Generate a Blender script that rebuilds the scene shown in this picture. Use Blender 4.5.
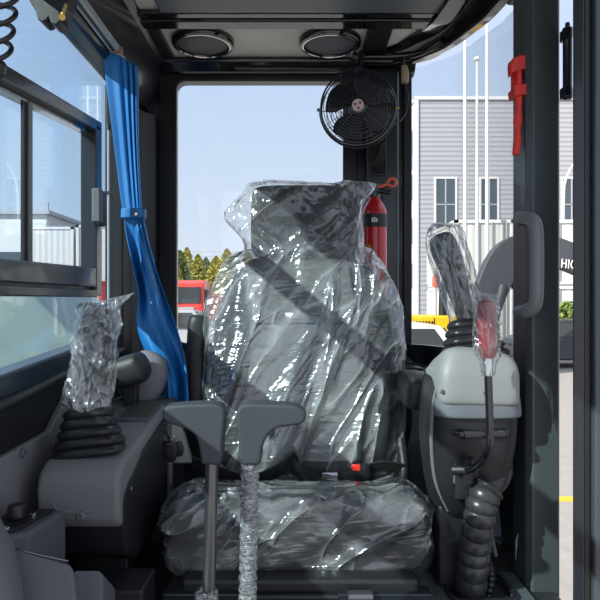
import bpy, bmesh, math, random
from mathutils import Vector, Matrix, noise
V = Vector
PI = math.pi
random.seed(7)
sc = bpy.context.scene
for o in list(bpy.data.objects): bpy.data.objects.remove(o)
C = sc.collection

# ---------------------------------------------------------------- camera
EYE = V((0, 0, 0.6))
cam = bpy.data.cameras.new('camera'); cam.sensor_width = 36; cam.lens = 36.0
cam.clip_start = 0.02; cam.clip_end = 500
co = bpy.data.objects.new('camera', cam); C.objects.link(co)
co.location = EYE; co.rotation_euler = (PI/2, 0, 0); sc.camera = co

# ---------------------------------------------------------------- world
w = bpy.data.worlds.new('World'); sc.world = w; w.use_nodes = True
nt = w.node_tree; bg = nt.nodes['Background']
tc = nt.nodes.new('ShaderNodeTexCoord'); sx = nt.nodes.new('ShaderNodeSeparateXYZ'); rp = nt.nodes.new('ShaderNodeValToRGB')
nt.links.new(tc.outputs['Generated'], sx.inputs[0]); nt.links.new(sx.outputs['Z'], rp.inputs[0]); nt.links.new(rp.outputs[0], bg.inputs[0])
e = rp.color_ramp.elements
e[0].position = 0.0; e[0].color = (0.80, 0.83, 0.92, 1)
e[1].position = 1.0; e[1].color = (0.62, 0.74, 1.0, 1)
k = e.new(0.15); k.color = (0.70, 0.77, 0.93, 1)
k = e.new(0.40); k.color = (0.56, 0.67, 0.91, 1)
k = e.new(0.62); k.color = (1.0, 1.0, 1.0, 1)  # unseen sky above the view, brightened as added fill for the cab
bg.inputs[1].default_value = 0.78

# ---------------------------------------------------------------- sun and exposure
SUN = V((1.0, 0.7, -0.75)).normalized()
sl = bpy.data.lights.new('sun', 'SUN'); sl.energy = 5.5; sl.angle = 0.01; sl.color = (1.0, 0.91, 0.80)
so = bpy.data.objects.new('sun', sl); C.objects.link(so)
so.rotation_euler = SUN.to_track_quat('-Z', 'Y').to_euler(); so.location = (-6, -5, 8)
sc.view_settings.view_transform = 'Standard'; sc.view_settings.look = 'None'
sc.view_settings.gamma = 1; sc.view_settings.exposure = 0.55; sc.view_settings.use_curve_mapping = False

# ---------------------------------------------------------------- materials
def new_mat(name):
    m = bpy.data.materials.new(name); m.use_nodes = True
    return m, m.node_tree, m.node_tree.nodes['Principled BSDF']
def mat(name, col, rough=0.5, metal=0.0, bump=0.0, bscale=200.0, var=0.06, coat=0.0, stretch=None, emit=None):
    m, n, b = new_mat(name)
    b.inputs['Roughness'].default_value = rough; b.inputs['Metallic'].default_value = metal
    b.inputs['Coat Weight'].default_value = coat
    t = n.nodes.new('ShaderNodeTexCoord')
    ns = n.nodes.new('ShaderNodeTexNoise'); ns.inputs['Scale'].default_value = 9; ns.inputs['Detail'].default_value = 5
    n.links.new(t.outputs['Object'], ns.inputs['Vector'])
    mx = n.nodes.new('ShaderNodeMix'); mx.data_type = 'RGBA'
    lo = [max(0, c*(1-2.5*var)) for c in col]; hi = [min(1, c*(1+2.5*var)) for c in col]
    mx.inputs[6].default_value = (*lo, 1); mx.inputs[7].default_value = (*hi, 1)
    n.links.new(ns.outputs['Fac'], mx.inputs[0]); n.links.new(mx.outputs[2], b.inputs['Base Color'])
    if bump:
        n2 = n.nodes.new('ShaderNodeTexNoise'); n2.inputs['Scale'].default_value = bscale; n2.inputs['Detail'].default_value = 2
        mp = n.nodes.new('ShaderNodeMapping')
        if stretch: mp.inputs['Scale'].default_value = stretch
        n.links.new(t.outputs['Object'], mp.inputs[0]); n.links.new(mp.outputs[0], n2.inputs['Vector'])
        bp = n.nodes.new('ShaderNodeBump'); bp.inputs['Strength'].default_value = bump; bp.inputs['Distance'].default_value = 0.002
        n.links.new(n2.outputs['Fac'], bp.inputs['Height']); n.links.new(bp.outputs[0], b.inputs['Normal'])
    return m
def schlick(n, normal, gain, base):
    lw = n.nodes.new('ShaderNodeLayerWeight'); lw.inputs['Blend'].default_value = 0.5
    if normal is not None: n.links.new(normal, lw.inputs['Normal'])
    pw = n.nodes.new('ShaderNodeMath'); pw.operation = 'POWER'; pw.inputs[1].default_value = 5.0
    ma = n.nodes.new('ShaderNodeMath'); ma.operation = 'MULTIPLY_ADD'; ma.inputs[1].default_value = gain; ma.inputs[2].default_value = base; ma.use_clamp = True
    n.links.new(lw.outputs['Facing'], pw.inputs[0]); n.links.new(pw.outputs[0], ma.inputs[0]); return ma.outputs[0]
def glass(name, tint, refl=1.0):
    m, n, b = new_mat(name); n.nodes.remove(b)
    out = n.nodes['Material Output']
    tr = n.nodes.new('ShaderNodeBsdfTransparent'); tr.inputs[0].default_value = (*tint, 1)
    gl = n.nodes.new('ShaderNodeBsdfGlossy'); gl.inputs['Roughness'].default_value = 0.0
    mx = n.nodes.new('ShaderNodeMixShader')
    n.links.new(schlick(n, None, 0.9*refl, 0.035), mx.inputs[0])
    n.links.new(tr.outputs[0], mx.inputs[1]); n.links.new(gl.outputs[0], mx.inputs[2]); n.links.new(mx.outputs[0], out.inputs[0])
    return m
def film(name, la=(16, 16, 3), ra=0.0, lb=(22, 22, 5), rb=0.5, base=0.12, gain=1.6, haze=0.06, crease=0.35, strength=1.0, rough=0.12, det=3.0):
    """thin crumpled polythene: mostly clear; long creases catch light and whiten a little"""
    m, n, b = new_mat(name); n.nodes.remove(b)
    out = n.nodes['Material Output']; L = n.links.new
    t = n.nodes.new('ShaderNodeTexCoord')
    def ridge(scale, rot, power, detail):
        m1 = n.nodes.new('ShaderNodeMapping'); m1.inputs['Rotation'].default_value = (0, rot, 0)
        m2 = n.nodes.new('ShaderNodeMapping'); m2.inputs['Scale'].default_value = scale
        L(t.outputs['Object'], m1.inputs[0]); L(m1.outputs[0], m2.inputs[0])
        q = n.nodes.new('ShaderNodeTexNoise'); q.inputs['Scale'].default_value = 1.0; q.inputs['Detail'].default_value = detail; q.inputs['Distortion'].default_value = 0.4
        L(m2.outputs[0], q.inputs['Vector'])
        a = n.nodes.new('ShaderNodeMath'); a.operation = 'SUBTRACT'; a.inputs[1].default_value = 0.5; L(q.outputs['Fac'], a.inputs[0])
        c = n.nodes.new('ShaderNodeMath'); c.operation = 'ABSOLUTE'; L(a.outputs[0], c.inputs[0])
        d = n.nodes.new('ShaderNodeMath'); d.operation = 'MULTIPLY_ADD'; d.inputs[1].default_value = -3.2; d.inputs[2].default_value = 1.0; d.use_clamp = True; L(c.outputs[0], d.inputs[0])
        p = n.nodes.new('ShaderNodeMath'); p.operation = 'POWER'; p.inputs[1].default_value = power; L(d.outputs[0], p.inputs[0])
        return p.outputs[0]
    A = ridge(la, ra, 3.0, det); Bq = ridge(lb, rb, 4.0, det); Cq = ridge(tuple(x*2.6 for x in lb), rb-0.9, 2.0, 2.0)
    b0 = n.nodes.new('ShaderNodeBump'); b0.inputs['Strength'].default_value = 0.55*strength; b0.inputs['Distance'].default_value = 0.004; L(Cq, b0.inputs['Height'])
    b2 = n.nodes.new('ShaderNodeBump'); b2.inputs['Strength'].default_value = 0.8*strength; b2.inputs['Distance'].default_value = 0.010; L(Bq, b2.inputs['Height']); L(b0.outputs[0], b2.inputs['Normal'])
    b1 = n.nodes.new('ShaderNodeBump'); b1.inputs['Strength'].default_value = strength; b1.inputs['Distance'].default_value = 0.020; L(A, b1.inputs['Height']); L(b2.outputs[0], b1.inputs['Normal'])
    mxm = n.nodes.new('ShaderNodeMath'); mxm.operation = 'MAXIMUM'; L(A, mxm.inputs[0]); L(Bq, mxm.inputs[1])
    p3 = n.nodes.new('ShaderNodeMath'); p3.operation = 'POWER'; p3.inputs[1].default_value = 2.5; L(mxm.outputs[0], p3.inputs[0])
    hz = n.nodes.new('ShaderNodeMath'); hz.operation = 'MULTIPLY_ADD'; hz.inputs[1].default_value = crease; hz.inputs[2].default_value = haze; hz.use_clamp = True; L(p3.outputs[0], hz.inputs[0])
    tr = n.nodes.new('ShaderNodeBsdfTransparent'); tr.inputs[0].default_value = (0.96, 0.97, 0.97, 1)
    gl = n.nodes.new('ShaderNodeBsdfGlossy'); gl.inputs['Roughness'].default_value = rough; gl.inputs[0].default_value = (0.97, 0.98, 1, 1)
    df = n.nodes.new('ShaderNodeBsdfDiffuse'); df.inputs[0].default_value = (0.8, 0.83, 0.85, 1)
    tl = n.nodes.new('ShaderNodeBsdfTranslucent'); tl.inputs[0].default_value = (0.8, 0.83, 0.85, 1)
    L(b1.outputs[0], gl.inputs['Normal']); L(b1.outputs[0], df.inputs['Normal'])
    dd = n.nodes.new('ShaderNodeMixShader'); dd.inputs[0].default_value = 0.4; L(df.outputs[0], dd.inputs[1]); L(tl.outputs[0], dd.inputs[2])
    m0 = n.nodes.new('ShaderNodeMixShader'); L(hz.outputs[0], m0.inputs[0])
    L(tr.outputs[0], m0.inputs[1]); L(dd.outputs[0], m0.inputs[2])
    mx = n.nodes.new('ShaderNodeMixShader'); L(schlick(n, b1.outputs[0], gain, base), mx.inputs[0]); L(m0.outputs[0], mx.inputs[1]); L(gl.outputs[0], mx.inputs[2])
    L(mx.outputs[0], out.inputs[0])
    return m
def stripes(name, ca, cb, axis='Z', period=0.3, duty=0.5, rough=0.5, bump=0.0):
    m, n, b = new_mat(name); L = n.links.new
    b.inputs['Roughness'].default_value = rough
    t = n.nodes.new('ShaderNodeTexCoord'); s = n.nodes.new('ShaderNodeSeparateXYZ'); L(t.outputs['Object'], s.inputs[0])
    a = n.nodes.new('ShaderNodeMath'); a.operation = 'DIVIDE'; a.inputs[1].default_value = period; L(s.outputs[axis], a.inputs[0])
    f = n.nodes.new('ShaderNodeMath'); f.operation = 'FRACT'; L(a.outputs[0], f.inputs[0])
    r = n.nodes.new('ShaderNodeValToRGB'); L(f.outputs[0], r.inputs[0])
    r.color_ramp.elements[0].color = (*ca, 1); r.color_ramp.elements[1].color = (*cb, 1)
    r.color_ramp.elements[0].position = duty-0.12; r.color_ramp.elements[1].position = duty+0.12
    L(r.outputs[0], b.inputs['Base Color'])
    return m
M = {}
M['black'] = mat('black_plastic', (0.012, 0.013, 0.016), 0.42, bump=0.25, bscale=900)
M['frame'] = mat('black_paint', (0.013, 0.016, 0.022), 0.28, coat=0.3)
M['gloss'] = mat('gloss_black', (0.010, 0.010, 0.012), 0.12, coat=0.6)
M['navy'] = mat('navy_trim', (0.010, 0.022, 0.040), 0.3)
M['slate'] = mat('slate_paint', (0.055, 0.066, 0.070), 0.35, coat=0.2, bump=0.1, bscale=300)
M['grey'] = mat('grey_plastic', (0.19, 0.19, 0.205), 0.5, bump=0.35, bscale=1100)
M['greyd'] = mat('dark_grey_plastic', (0.095, 0.10, 0.115), 0.5, bump=0.35, bscale=1100)
M['pale'] = mat('pale_grey_plastic', (0.25, 0.25, 0.245), 0.45, bump=0.2, bscale=1100)
M['band'] = mat('mid_grey_plastic', (0.13, 0.14, 0.155), 0.4)
M['tan'] = mat('headliner', (0.80, 0.75, 0.68), 0.6, bump=0.3, bscale=500)
M['rubber'] = mat('black_rubber', (0.014, 0.014, 0.016), 0.35)
M['hosem'] = mat('ribbed_hose_plastic', (0.026, 0.027, 0.029), 0.33)
M['lever'] = mat('lever_rubber', (0.040, 0.045, 0.055), 0.55, bump=0.4, bscale=1300)
M['steel'] = mat('steel_tube', (0.16, 0.165, 0.17), 0.28, metal=0.85)
M['chrome'] = mat('chrome', (0.7, 0.7, 0.7), 0.15, metal=1)
M['brass'] = mat('brass', (0.55, 0.38, 0.13), 0.3, metal=1)
M['seatblk'] = mat('seat_black_fabric', (0.032, 0.033, 0.035), 0.8, bump=0.5, bscale=700)
M['seatgry'] = mat('seat_grey_fabric', (0.15, 0.156, 0.153), 0.85, bump=0.6, bscale=600, var=0.1)
M['arm'] = mat('armrest_vinyl', (0.020, 0.021, 0.022), 0.42, bump=0.4, bscale=500)
M['belt'] = mat('belt_webbing', (0.016, 0.017, 0.018), 0.75, bump=0.5, bscale=900)
M['red'] = mat('red_plastic', (0.78, 0.030, 0.018), 0.35)
M['redext'] = mat('red_enamel', (0.50, 0.008, 0.012), 0.22, coat=0.5)
M['redgrip'] = mat('dark_red_grip', (0.22, 0.006, 0.012), 0.35)
M['orange'] = mat('orange_plastic', (0.75, 0.13, 0.07), 0.4)
M['yellow'] = mat('yellow_paint', (0.85, 0.47, 0.01), 0.4)
M['white'] = mat('white_paint', (0.72, 0.73, 0.74), 0.4)
M['blue'] = mat('blue_curtain_fabric', (0.010, 0.155, 0.43), 0.5, bump=0.25, bscale=600, stretch=(1, 1, 0.1))
M['blued'] = mat('blue_curtain_band', (0.010, 0.155, 0.42), 0.45)
M['handle'] = mat('grab_handle_plastic', (0.17, 0.17, 0.178), 0.42, bump=0.3, bscale=900)
M['floor'] = mat('floor_mat', (0.018, 0.020, 0.024), 0.55, bump=0.4, bscale=300)
M['plate'] = mat('slate_floor_plate', (0.075, 0.090, 0.100), 0.45)
M['glassb'] = glass('tinted_side_glass', (0.80, 0.905, 0.955), 1.1)
M['glass'] = glass('clear_glass', (0.93, 0.965, 0.97), 0.9)
M['film'] = film('seat_film', la=(9, 9, 0.9), ra=-0.25, lb=(13, 13, 2.2), rb=-0.6, det=1.6, strength=0.9, base=0.11, rough=0.17, crease=0.42)
M['filmh'] = film('headrest_film', la=(12, 12, 4), ra=-0.9, lb=(15, 15, 5), rb=0.8, crease=0.25, det=1.5, strength=0.7, base=0.08)
M['film2'] = film('sleeve_film', la=(26, 26, 6), ra=0.1, lb=(34, 34, 9), rb=0.6, haze=0.08, crease=0.35, det=1.5, strength=0.6)
M['filmw'] = film('wrap_film', la=(25, 25, 160), ra=0.15, lb=(30, 30, 120), rb=-0.4, base=0.24, haze=0.28, crease=0.35, strength=0.7, det=2)
M['carwhite'] = mat('car_white', (0.75, 0.76, 0.78), 0.25, coat=0.5)
M['cargls'] = mat('car_glass', (0.03, 0.035, 0.04), 0.08)
M['silver'] = mat('car_silver', (0.38, 0.40, 0.42), 0.3, coat=0.5)
M['redtruck'] = mat('truck_red', (0.66, 0.035, 0.02), 0.35, coat=0.4)
M['tyre'] = mat('tyre', (0.02, 0.02, 0.02), 0.8)
M['conc'] = mat('concrete_ground', (0.31, 0.295, 0.285), 0.9, bump=0.3, bscale=30, var=0.08)
M['clad'] = stripes('ribbed_cladding', (0.40, 0.40, 0.44), (0.28, 0.28, 0.32), 'Z', 0.36, 0.6)
M['cladl'] = mat('pale_cladding', (0.36, 0.38, 0.42), 0.6)
M['whitew'] = mat('white_wall', (0.62, 0.62, 0.63), 0.6)
M['bglass'] = mat('building_glass', (0.07, 0.09, 0.11), 0.12)
M['cont'] = stripes('container_ribs', (0.72, 0.72, 0.70), (0.58, 0.58, 0.57), 'X', 0.34, 0.5)
M['contred'] = stripes('red_container_ribs', (0.55, 0.03, 0.03), (0.40, 0.018, 0.02), 'X', 0.5, 0.5)
M['boomm'] = mat('boom_dark_paint', (0.055, 0.060, 0.072), 0.45)
M['letter'] = mat('white_lettering', (0.8, 0.8, 0.8), 0.5)
M['bark'] = mat('bark', (0.10, 0.07, 0.045), 0.9)
M['hood'] = mat('grey_green_panel', (0.22, 0.27, 0.26), 0.35)
def leafmat(name, a, b):
    m = mat(name, a, 0.6); n = m.node_tree
    mx = [q for q in n.nodes if q.bl_idname == 'ShaderNodeMix'][0]
    mx.inputs[6].default_value = (*a, 1); mx.inputs[7].default_value = (*b, 1)
    [q for q in n.nodes if q.bl_idname == 'ShaderNodeTexNoise'][0].inputs['Scale'].default_value = 1.5
    return m
M['leafy'] = leafmat('yellow_green_leaves', (0.16, 0.24, 0.06), (0.60, 0.46, 0.08))
M['leafd'] = leafmat('dark_green_leaves', (0.06, 0.12, 0.04), (0.22, 0.26, 0.07))
M['leafb'] = leafmat('bush_leaves', (0.07, 0.14, 0.03), (0.25, 0.32, 0.08))

# ---------------------------------------------------------------- helpers
def at(px, py, d):           # the point that the photograph shows at (px, py), d metres into the place
    return V(((px-300)/600*d, d, 0.6-(py-300)/600*d))
def wloc(o):
    l = V((0, 0, 0))
    while o: l += o.location; o = o.parent
    return l
def obj(name, bm, m, parent=None, smooth=True, sub=0, bev=0, seg=3, flat_angle=40):
    bmesh.ops.recalc_face_normals(bm, faces=bm.faces)
    me = bpy.data.meshes.new(name); bm.to_mesh(me); bm.free()
    o = bpy.data.objects.new(name, me); C.objects.link(o)
    ms = m if isinstance(m, (list, tuple)) else [m]
    for q in ms: me.materials.append(q)
    if parent:
        o.parent = parent; org = wloc(parent)
    else:
        xs = [v.co for v in me.vertices]
        org = V(((min(v.x for v in xs)+max(v.x for v in xs))/2, (min(v.y for v in xs)+max(v.y for v in xs))/2, min(v.z for v in xs)))
        o.location = org
    me.transform(Matrix.Translation(-org))
    if smooth:
        for p in me.polygons: p.use_smooth = True
    if bev:
        b = o.modifiers.new('bevel', 'BEVEL'); b.width = bev; b.segments = seg; b.limit_method = 'ANGLE'; b.angle_limit = math.radians(30)
        b.harden_normals = True
    if sub:
        s = o.modifiers.new('sub', 'SUBSURF'); s.levels = sub; s.render_levels = sub
    if smooth and not sub and not bev:
        try:
            me.set_sharp_from_angle(angle=math.radians(flat_angle))
        except Exception: pass
    return o
def tag(o, label, cat, group=None):
    o['label'] = label; o['category'] = cat
    if group: o['group'] = group
    return o
def thing(name, label, cat, loc, group=None):
    o = bpy.data.objects.new(name, None); C.objects.link(o); o.empty_display_size = 0.05
    o.location = V(loc); return tag(o, label, cat, group)
def struct(name, bm, m, parent=None, **k):
    o = obj(name, bm, m, parent, **k)
    if not parent: o['kind'] = 'structure'
    return o
def dup(root, delta, label):
    r = root.copy(); C.objects.link(r); r.location = root.location+V(delta); r['label'] = label
    def rec(a, b):
        for ch in list(a.children):
            c = ch.copy(); C.objects.link(c); c.parent = b; rec(ch, c)
    kids = [c for c in root.children]
    for ch in kids:
        c = ch.copy(); C.objects.link(c); c.parent = r
        for g in list(ch.children):
            d = g.copy(); C.objects.link(d); d.parent = c
    return r
def B(): return bmesh.new()
def box(bm, a, b, mi=0):
    a, b = V(a), V(b)
    vs = [bm.verts.new((x, y, z)) for x in (a.x, b.x) for y in (a.y, b.y) for z in (a.z, b.z)]
    for f in ((0,1,3,2), (4,6,7,5), (0,4,5,1), (2,3,7,6), (0,2,6,4), (1,5,7,3)):
        bm.faces.new([vs[i] for i in f]).material_index = mi
    return bm
def bx(a, b): return box(B(), a, b)
def prism(bm, pts, axis, a, b, mi=0):
    def mk(p, t):
        if axis == 'x': return (t, p[0], p[1])
        if axis == 'y': return (p[0], t, p[1])
        return (p[0], p[1], t)
    A = [bm.verts.new(mk(p, a)) for p in pts]; Bv = [bm.verts.new(mk(p, b)) for p in pts]
    n = len(pts)
    bm.faces.new(A).material_index = mi; bm.faces.new(Bv[::-1]).material_index = mi
    for i in range(n):
        bm.faces.new((A[i], Bv[i], Bv[(i+1) % n], A[(i+1) % n])).material_index = mi
    return bm
def cr(pts, k):          # Catmull-Rom resample; pts are tuples of numbers
    pts = [tuple(p) for p in pts]; n = len(pts); out = []
    for i in range(n-1):
        p0 = pts[max(i-1, 0)]; p1 = pts[i]; p2 = pts[i+1]; p3 = pts[min(i+2, n-1)]
        for j in range(k):
            t = j/k
            out.append(tuple(0.5*((2*b)+(-a+c)*t+(2*a-5*b+4*c-d)*t*t+(-a+3*b-3*c+d)*t**3) for a, b, c, d in zip(p0, p1, p2, p3)))
    out.append(pts[-1]); return out
def tube(bm, pts, r, n=12, k=1, cap=True, mi=0):
    """pts: list of points; r: number or list"""
    pts = [V(p) for p in pts]
    rs = r if isinstance(r, (list, tuple)) else [r]*len(pts)
    if k > 1:
        q = cr([(*p, rr) for p, rr in zip(pts, rs)], k); pts = [V(a[:3]) for a in q]; rs = [a[3] for a in q]
    rings = []; up = None
    for i, p in enumerate(pts):
        t = (pts[min(i+1, len(pts)-1)]-pts[max(i-1, 0)]).normalized()
        if up is None:
            up = V((0, 0, 1)) if abs(t.z) < 0.9 else V((1, 0, 0))
        u = (up-t*up.dot(t)).normalized(); v = t.cross(u); up = u
        rings.append([bm.verts.new(p+(u*math.cos(a)+v*math.sin(a))*rs[i]) for a in [2*PI*j/n for j in range(n)]])
    for a, b in zip(rings, rings[1:]):
        for j in range(n): bm.faces.new((a[j], a[(j+1) % n], b[(j+1) % n], b[j])).material_index = mi
    if cap:
        bm.faces.new(rings[0][::-1]).material_index = mi; bm.faces.new(rings[-1]).material_index = mi
    return bm
def lathe(bm, prof, c, axis=(0, 0, 1), n=32, mi=0, close=False):
    """prof: (radius, height) along axis from c"""
    ax = V(axis).normalized(); up = V((1, 0, 0)) if abs(ax.x) < 0.9 else V((0, 1, 0))
    u = (up-ax*up.dot(ax)).normalized(); v = ax.cross(u); c = V(c); rings = []
    for r, h in prof:
        r = max(r, 1e-5)
        rings.append([bm.verts.new(c+ax*h+(u*math.cos(2*PI*j/n)+v*math.sin(2*PI*j/n))*r) for j in range(n)])
    for a, b in zip(rings, rings[1:]):
        for j in range(n): bm.faces.new((a[j], a[(j+1) % n], b[(j+1) % n], b[j])).material_index = mi
    if close:
        a, b = rings[-1], rings[0]
        for j in range(n): bm.faces.new((a[j], a[(j+1) % n], b[(j+1) % n], b[j]))
    else:
        bm.faces.new(rings[0][::-1]).material_index = mi; bm.faces.new(rings[-1]).material_index = mi
    return bm
def puff(bm, pts, axis, a, b, r, k=1):
    """outline extruded along axis with rounded edges of radius r"""
    if k > 1:
        q = cr([tuple(p) for p in pts]+[tuple(pts[0])], k)[:-1]
    else: q = [tuple(p) for p in pts]
    n = len(q); ar = sum(q[i][0]*q[(i+1) % n][1]-q[(i+1) % n][0]*q[i][1] for i in range(n)); sg = 1 if ar > 0 else -1
    nr = []
    for i in range(n):
        t = (V((*q[(i+1) % n], 0))-V((*q[i-1], 0))).normalized(); nr.append((-t.y*sg, t.x*sg))
    def mk(p, t): return (t, p[0], p[1]) if axis == 'x' else ((p[0], t, p[1]) if axis == 'y' else (p[0], p[1], t))
    L_ = []; m = 4
    for j in range(m+1):
        an = PI/2*j/m; L_.append((r*(1-math.sin(an)), a+r*(1-math.cos(an))))
    L_ = [(r*1.35, a)]+L_
    L_ += [(i_, b-(t_-a)) for i_, t_ in L_[::-1]]
    rings = [[bm.verts.new(mk((q[i][0]+nr[i][0]*ins, q[i][1]+nr[i][1]*ins), t)) for i in range(n)] for ins, t in L_]
    for A_, B_ in zip(rings, rings[1:]):
        for i in range(n): bm.faces.new((A_[i], A_[(i+1) % n], B_[(i+1) % n], B_[i]))
    bm.faces.new(rings[0]); bm.faces.new(rings[-1][::-1]); return bm
def sgnpow(x, p): return math.copysign(abs(x)**p, x)
def loft(bm, secs, n=32, k=1, mi=0, disp=None, ring_out=None):
    """secs: (cx,cy,cz, hu, hv, exponent, tilt) ; 'u' = X axis turned by tilt about Y, second axis given by stack direction frame"""
    S = cr(secs, k) if k > 1 else secs
    rings = []
    cs = [V(s[:3]) for s in S]
    for i, s in enumerate(S):
        w_ = 2*k if k > 1 else 1
        t = (cs[min(i+w_, len(cs)-1)]-cs[max(i-w_, 0)]).normalized()
        ref = V((math.cos(s[6]), 0, math.sin(s[6]))) if abs(t.x) < 0.9 else V((0, 1, 0))
        u = (ref-t*ref.dot(t)).normalized(); v = t.cross(u)
        e = 2.0/s[5]; ring = []
        for j in range(n):
            a = 2*PI*(j+0.5)/n
            p = cs[i]+u*(sgnpow(math.cos(a), e)*s[3])+v*(sgnpow(math.sin(a), e)*s[4])
            if disp: p = disp(p, (p-cs[i]).normalized(), i/(len(S)-1), a)
            ring.append(bm.verts.new(p))
        rings.append(ring)
    for a, b in zip(rings, rings[1:]):
        for j in range(n): bm.faces.new((a[j], a[(j+1) % n], b[(j+1) % n], b[j])).material_index = mi
    bm.faces.new(rings[0][::-1]).material_index = mi; bm.faces.new(rings[-1]).material_index = mi
    return bm
def rrect(x0, x1, z0, z1, r, k=6):
    pts = []
    for cx, cz, a0 in ((x1-r, z1-r, 0), (x0+r, z1-r, PI/2), (x0+r, z0+r, PI), (x1-r, z0+r, 1.5*PI)):
        for j in range(k+1):
            a = a0+PI/2*j/k; pts.append((cx+r*math.cos(a), cz+r*math.sin(a)))
    return pts
def framey(bm, outer, inner, axis, a, b):
    """ring between two loops of equal count extruded along axis"""
    def mk(p, t): return (t, p[0], p[1]) if axis == 'x' else ((p[0], t, p[1]) if axis == 'y' else (p[0], p[1], t))
    n = len(outer)
    O1 = [bm.verts.new(mk(p, a)) for p in outer]; I1 = [bm.verts.new(mk(p, a)) for p in inner]
    O2 = [bm.verts.new(mk(p, b)) for p in outer]; I2 = [bm.verts.new(mk(p, b)) for p in inner]
    for i in range(n):
        j = (i+1) % n
        bm.faces.new((O1[i], O1[j], I1[j], I1[i])); bm.faces.new((O2[j], O2[i], I2[i], I2[j]))
        bm.faces.new((O1[j], O1[i], O2[i], O2[j])); bm.faces.new((I1[i], I1[j], I2[j], I2[i]))
    return bm
def ribbon(bm, path, z0s, z1s, th):
    """upright curved wall along plan path with thickness th (outward normal side)"""
    n = len(path); A = []; 
    for i, (x, y) in enumerate(path):
        a = V((*path[max(i-1, 0)], 0)); b = V((*path[min(i+1, n-1)], 0)); t = (b-a).normalized(); nn = V((-t.y, t.x, 0))*th
        p = V((x, y, 0))
        A.append([bm.verts.new(p+V((0, 0, z0s[i]))), bm.verts.new(p+V((0, 0, z1s[i]))), bm.verts.new(p+nn+V((0, 0, z1s[i]))), bm.verts.new(p+nn+V((0, 0, z0s[i])))])
    for a, b in zip(A, A[1:]):
        for j in range(4): bm.faces.new((a[j], a[(j+1) % 4], b[(j+1) % 4], b[j]))
    bm.faces.new(A[0][::-1]); bm.faces.new(A[-1]); return bm
def text_bm(s, size, depth):
    cu = bpy.data.curves.new('t', 'FONT'); cu.body = s; cu.size = size; cu.extrude = depth; cu.offset = size*0.004; cu.space_character = 1.12
    o = bpy.data.objects.new('t', cu); C.objects.link(o)
    dg = bpy.context.evaluated_depsgraph_get(); me = bpy.data.meshes.new_from_object(o.evaluated_get(dg))
    bm = B(); bm.from_mesh(me); bpy.data.objects.remove(o); return bm
def screw(c, axis, r, m, parent, name='screw'):
    bm = B(); lathe(bm, [(r, 0), (r, r*0.4), (r*0.7, r*0.7), (r*0.3, r*0.7), (r*0.28, r*0.35), (0, r*0.35)], c, axis, 16)
    return obj(name, bm, m, parent)
def ridged(p, f, oct_=2):
    s = 0; a = 1
    for _ in range(oct_):
        s += a*(1-abs(noise.noise(p*f))*2)**3; f *= 2.1; a *= 0.45
    return s

# ================================================================= OUTSIDE
GZ = -1.5
struct('ground', bx((-90, -8, GZ-0.3), (90, 110, GZ)), M['conc'], smooth=False)
bm = bx((-3, 6.25, GZ+0.001), (14, 6.40, GZ+0.006)); tag(obj('road_marking', bm, M['yellow'], smooth=False), 'yellow line painted on the concrete seen beneath the door hinge gap', 'road marking')

# large ribbed building right
bt = thing('factory_building', 'tall grey ribbed industrial building behind the flagpoles', 'building', (20, 50, GZ))
BX0, BY = 8.75, 45.0
obj('wall', bx((BX0, BY, GZ), (32, BY+22, 15.6)), M['clad'], bt, smooth=False)
obj('side_wall', bx((BX0-0.12, BY+0.2, GZ), (BX0, BY+22, 15.5)), M['whitew'], bt, smooth=False)
obj('corner_post', bx((BX0-0.2, BY-0.12, GZ), (BX0+0.12, BY+0.1, 15.8)), M['whitew'], bt, smooth=False)
obj('parapet', bx((BX0-0.2, BY-0.14, 15.6), (32, BY+22, 15.85)), M['whitew'], bt, smooth=False)
for (xa, xb) in ((436, 455), (481, 497), (563, 580), (597, 615)):
    for (ya, yb) in ((179, 230), (240, 290)):
        a = at(xa, yb, BY); b = at(xb, ya, BY)
        f = B(); framey(f, rrect(a.x-0.15, b.x+0.15, a.z-0.15, b.z+0.15, 0.02, 1), rrect(a.x, b.x, a.z, b.z, 0.02, 1), 'y', BY-0.08, BY+0.02)
        wf = obj('window', f, M['whitew'], bt, smooth=False)
        g = bx((a.x, BY-0.03, a.z), (b.x, BY-0.01, b.z)); obj('pane', g, M['bglass'], wf, smooth=False)
        g = bx(((a.x+b.x)/2-0.05, BY-0.06, a.z), ((a.x+b.x)/2+0.05, BY-0.03, b.z)); box(g, (a.x, BY-0.06, (a.z+b.z)/2-0.04), (b.x, BY-0.03, (a.z+b.z)/2+0.04))
        obj('mullion', g, M['silver'], wf, smooth=False)
for i in range(4):
    z0 = 1.5+i*3.4
    obj('side_window', bx((BX0-0.16, BY+1.0, z0), (BX0-0.12, BY+4.2, z0+1.9)), M['bglass'], bt, smooth=False)
obj('side_sign', bx((BX0-0.2, BY+1, 10.6), (BX0-0.12, BY+3.5, 13.4)), mat('blue_sign', (0.12, 0.2, 0.5), 0.5), bt, smooth=False)

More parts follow.
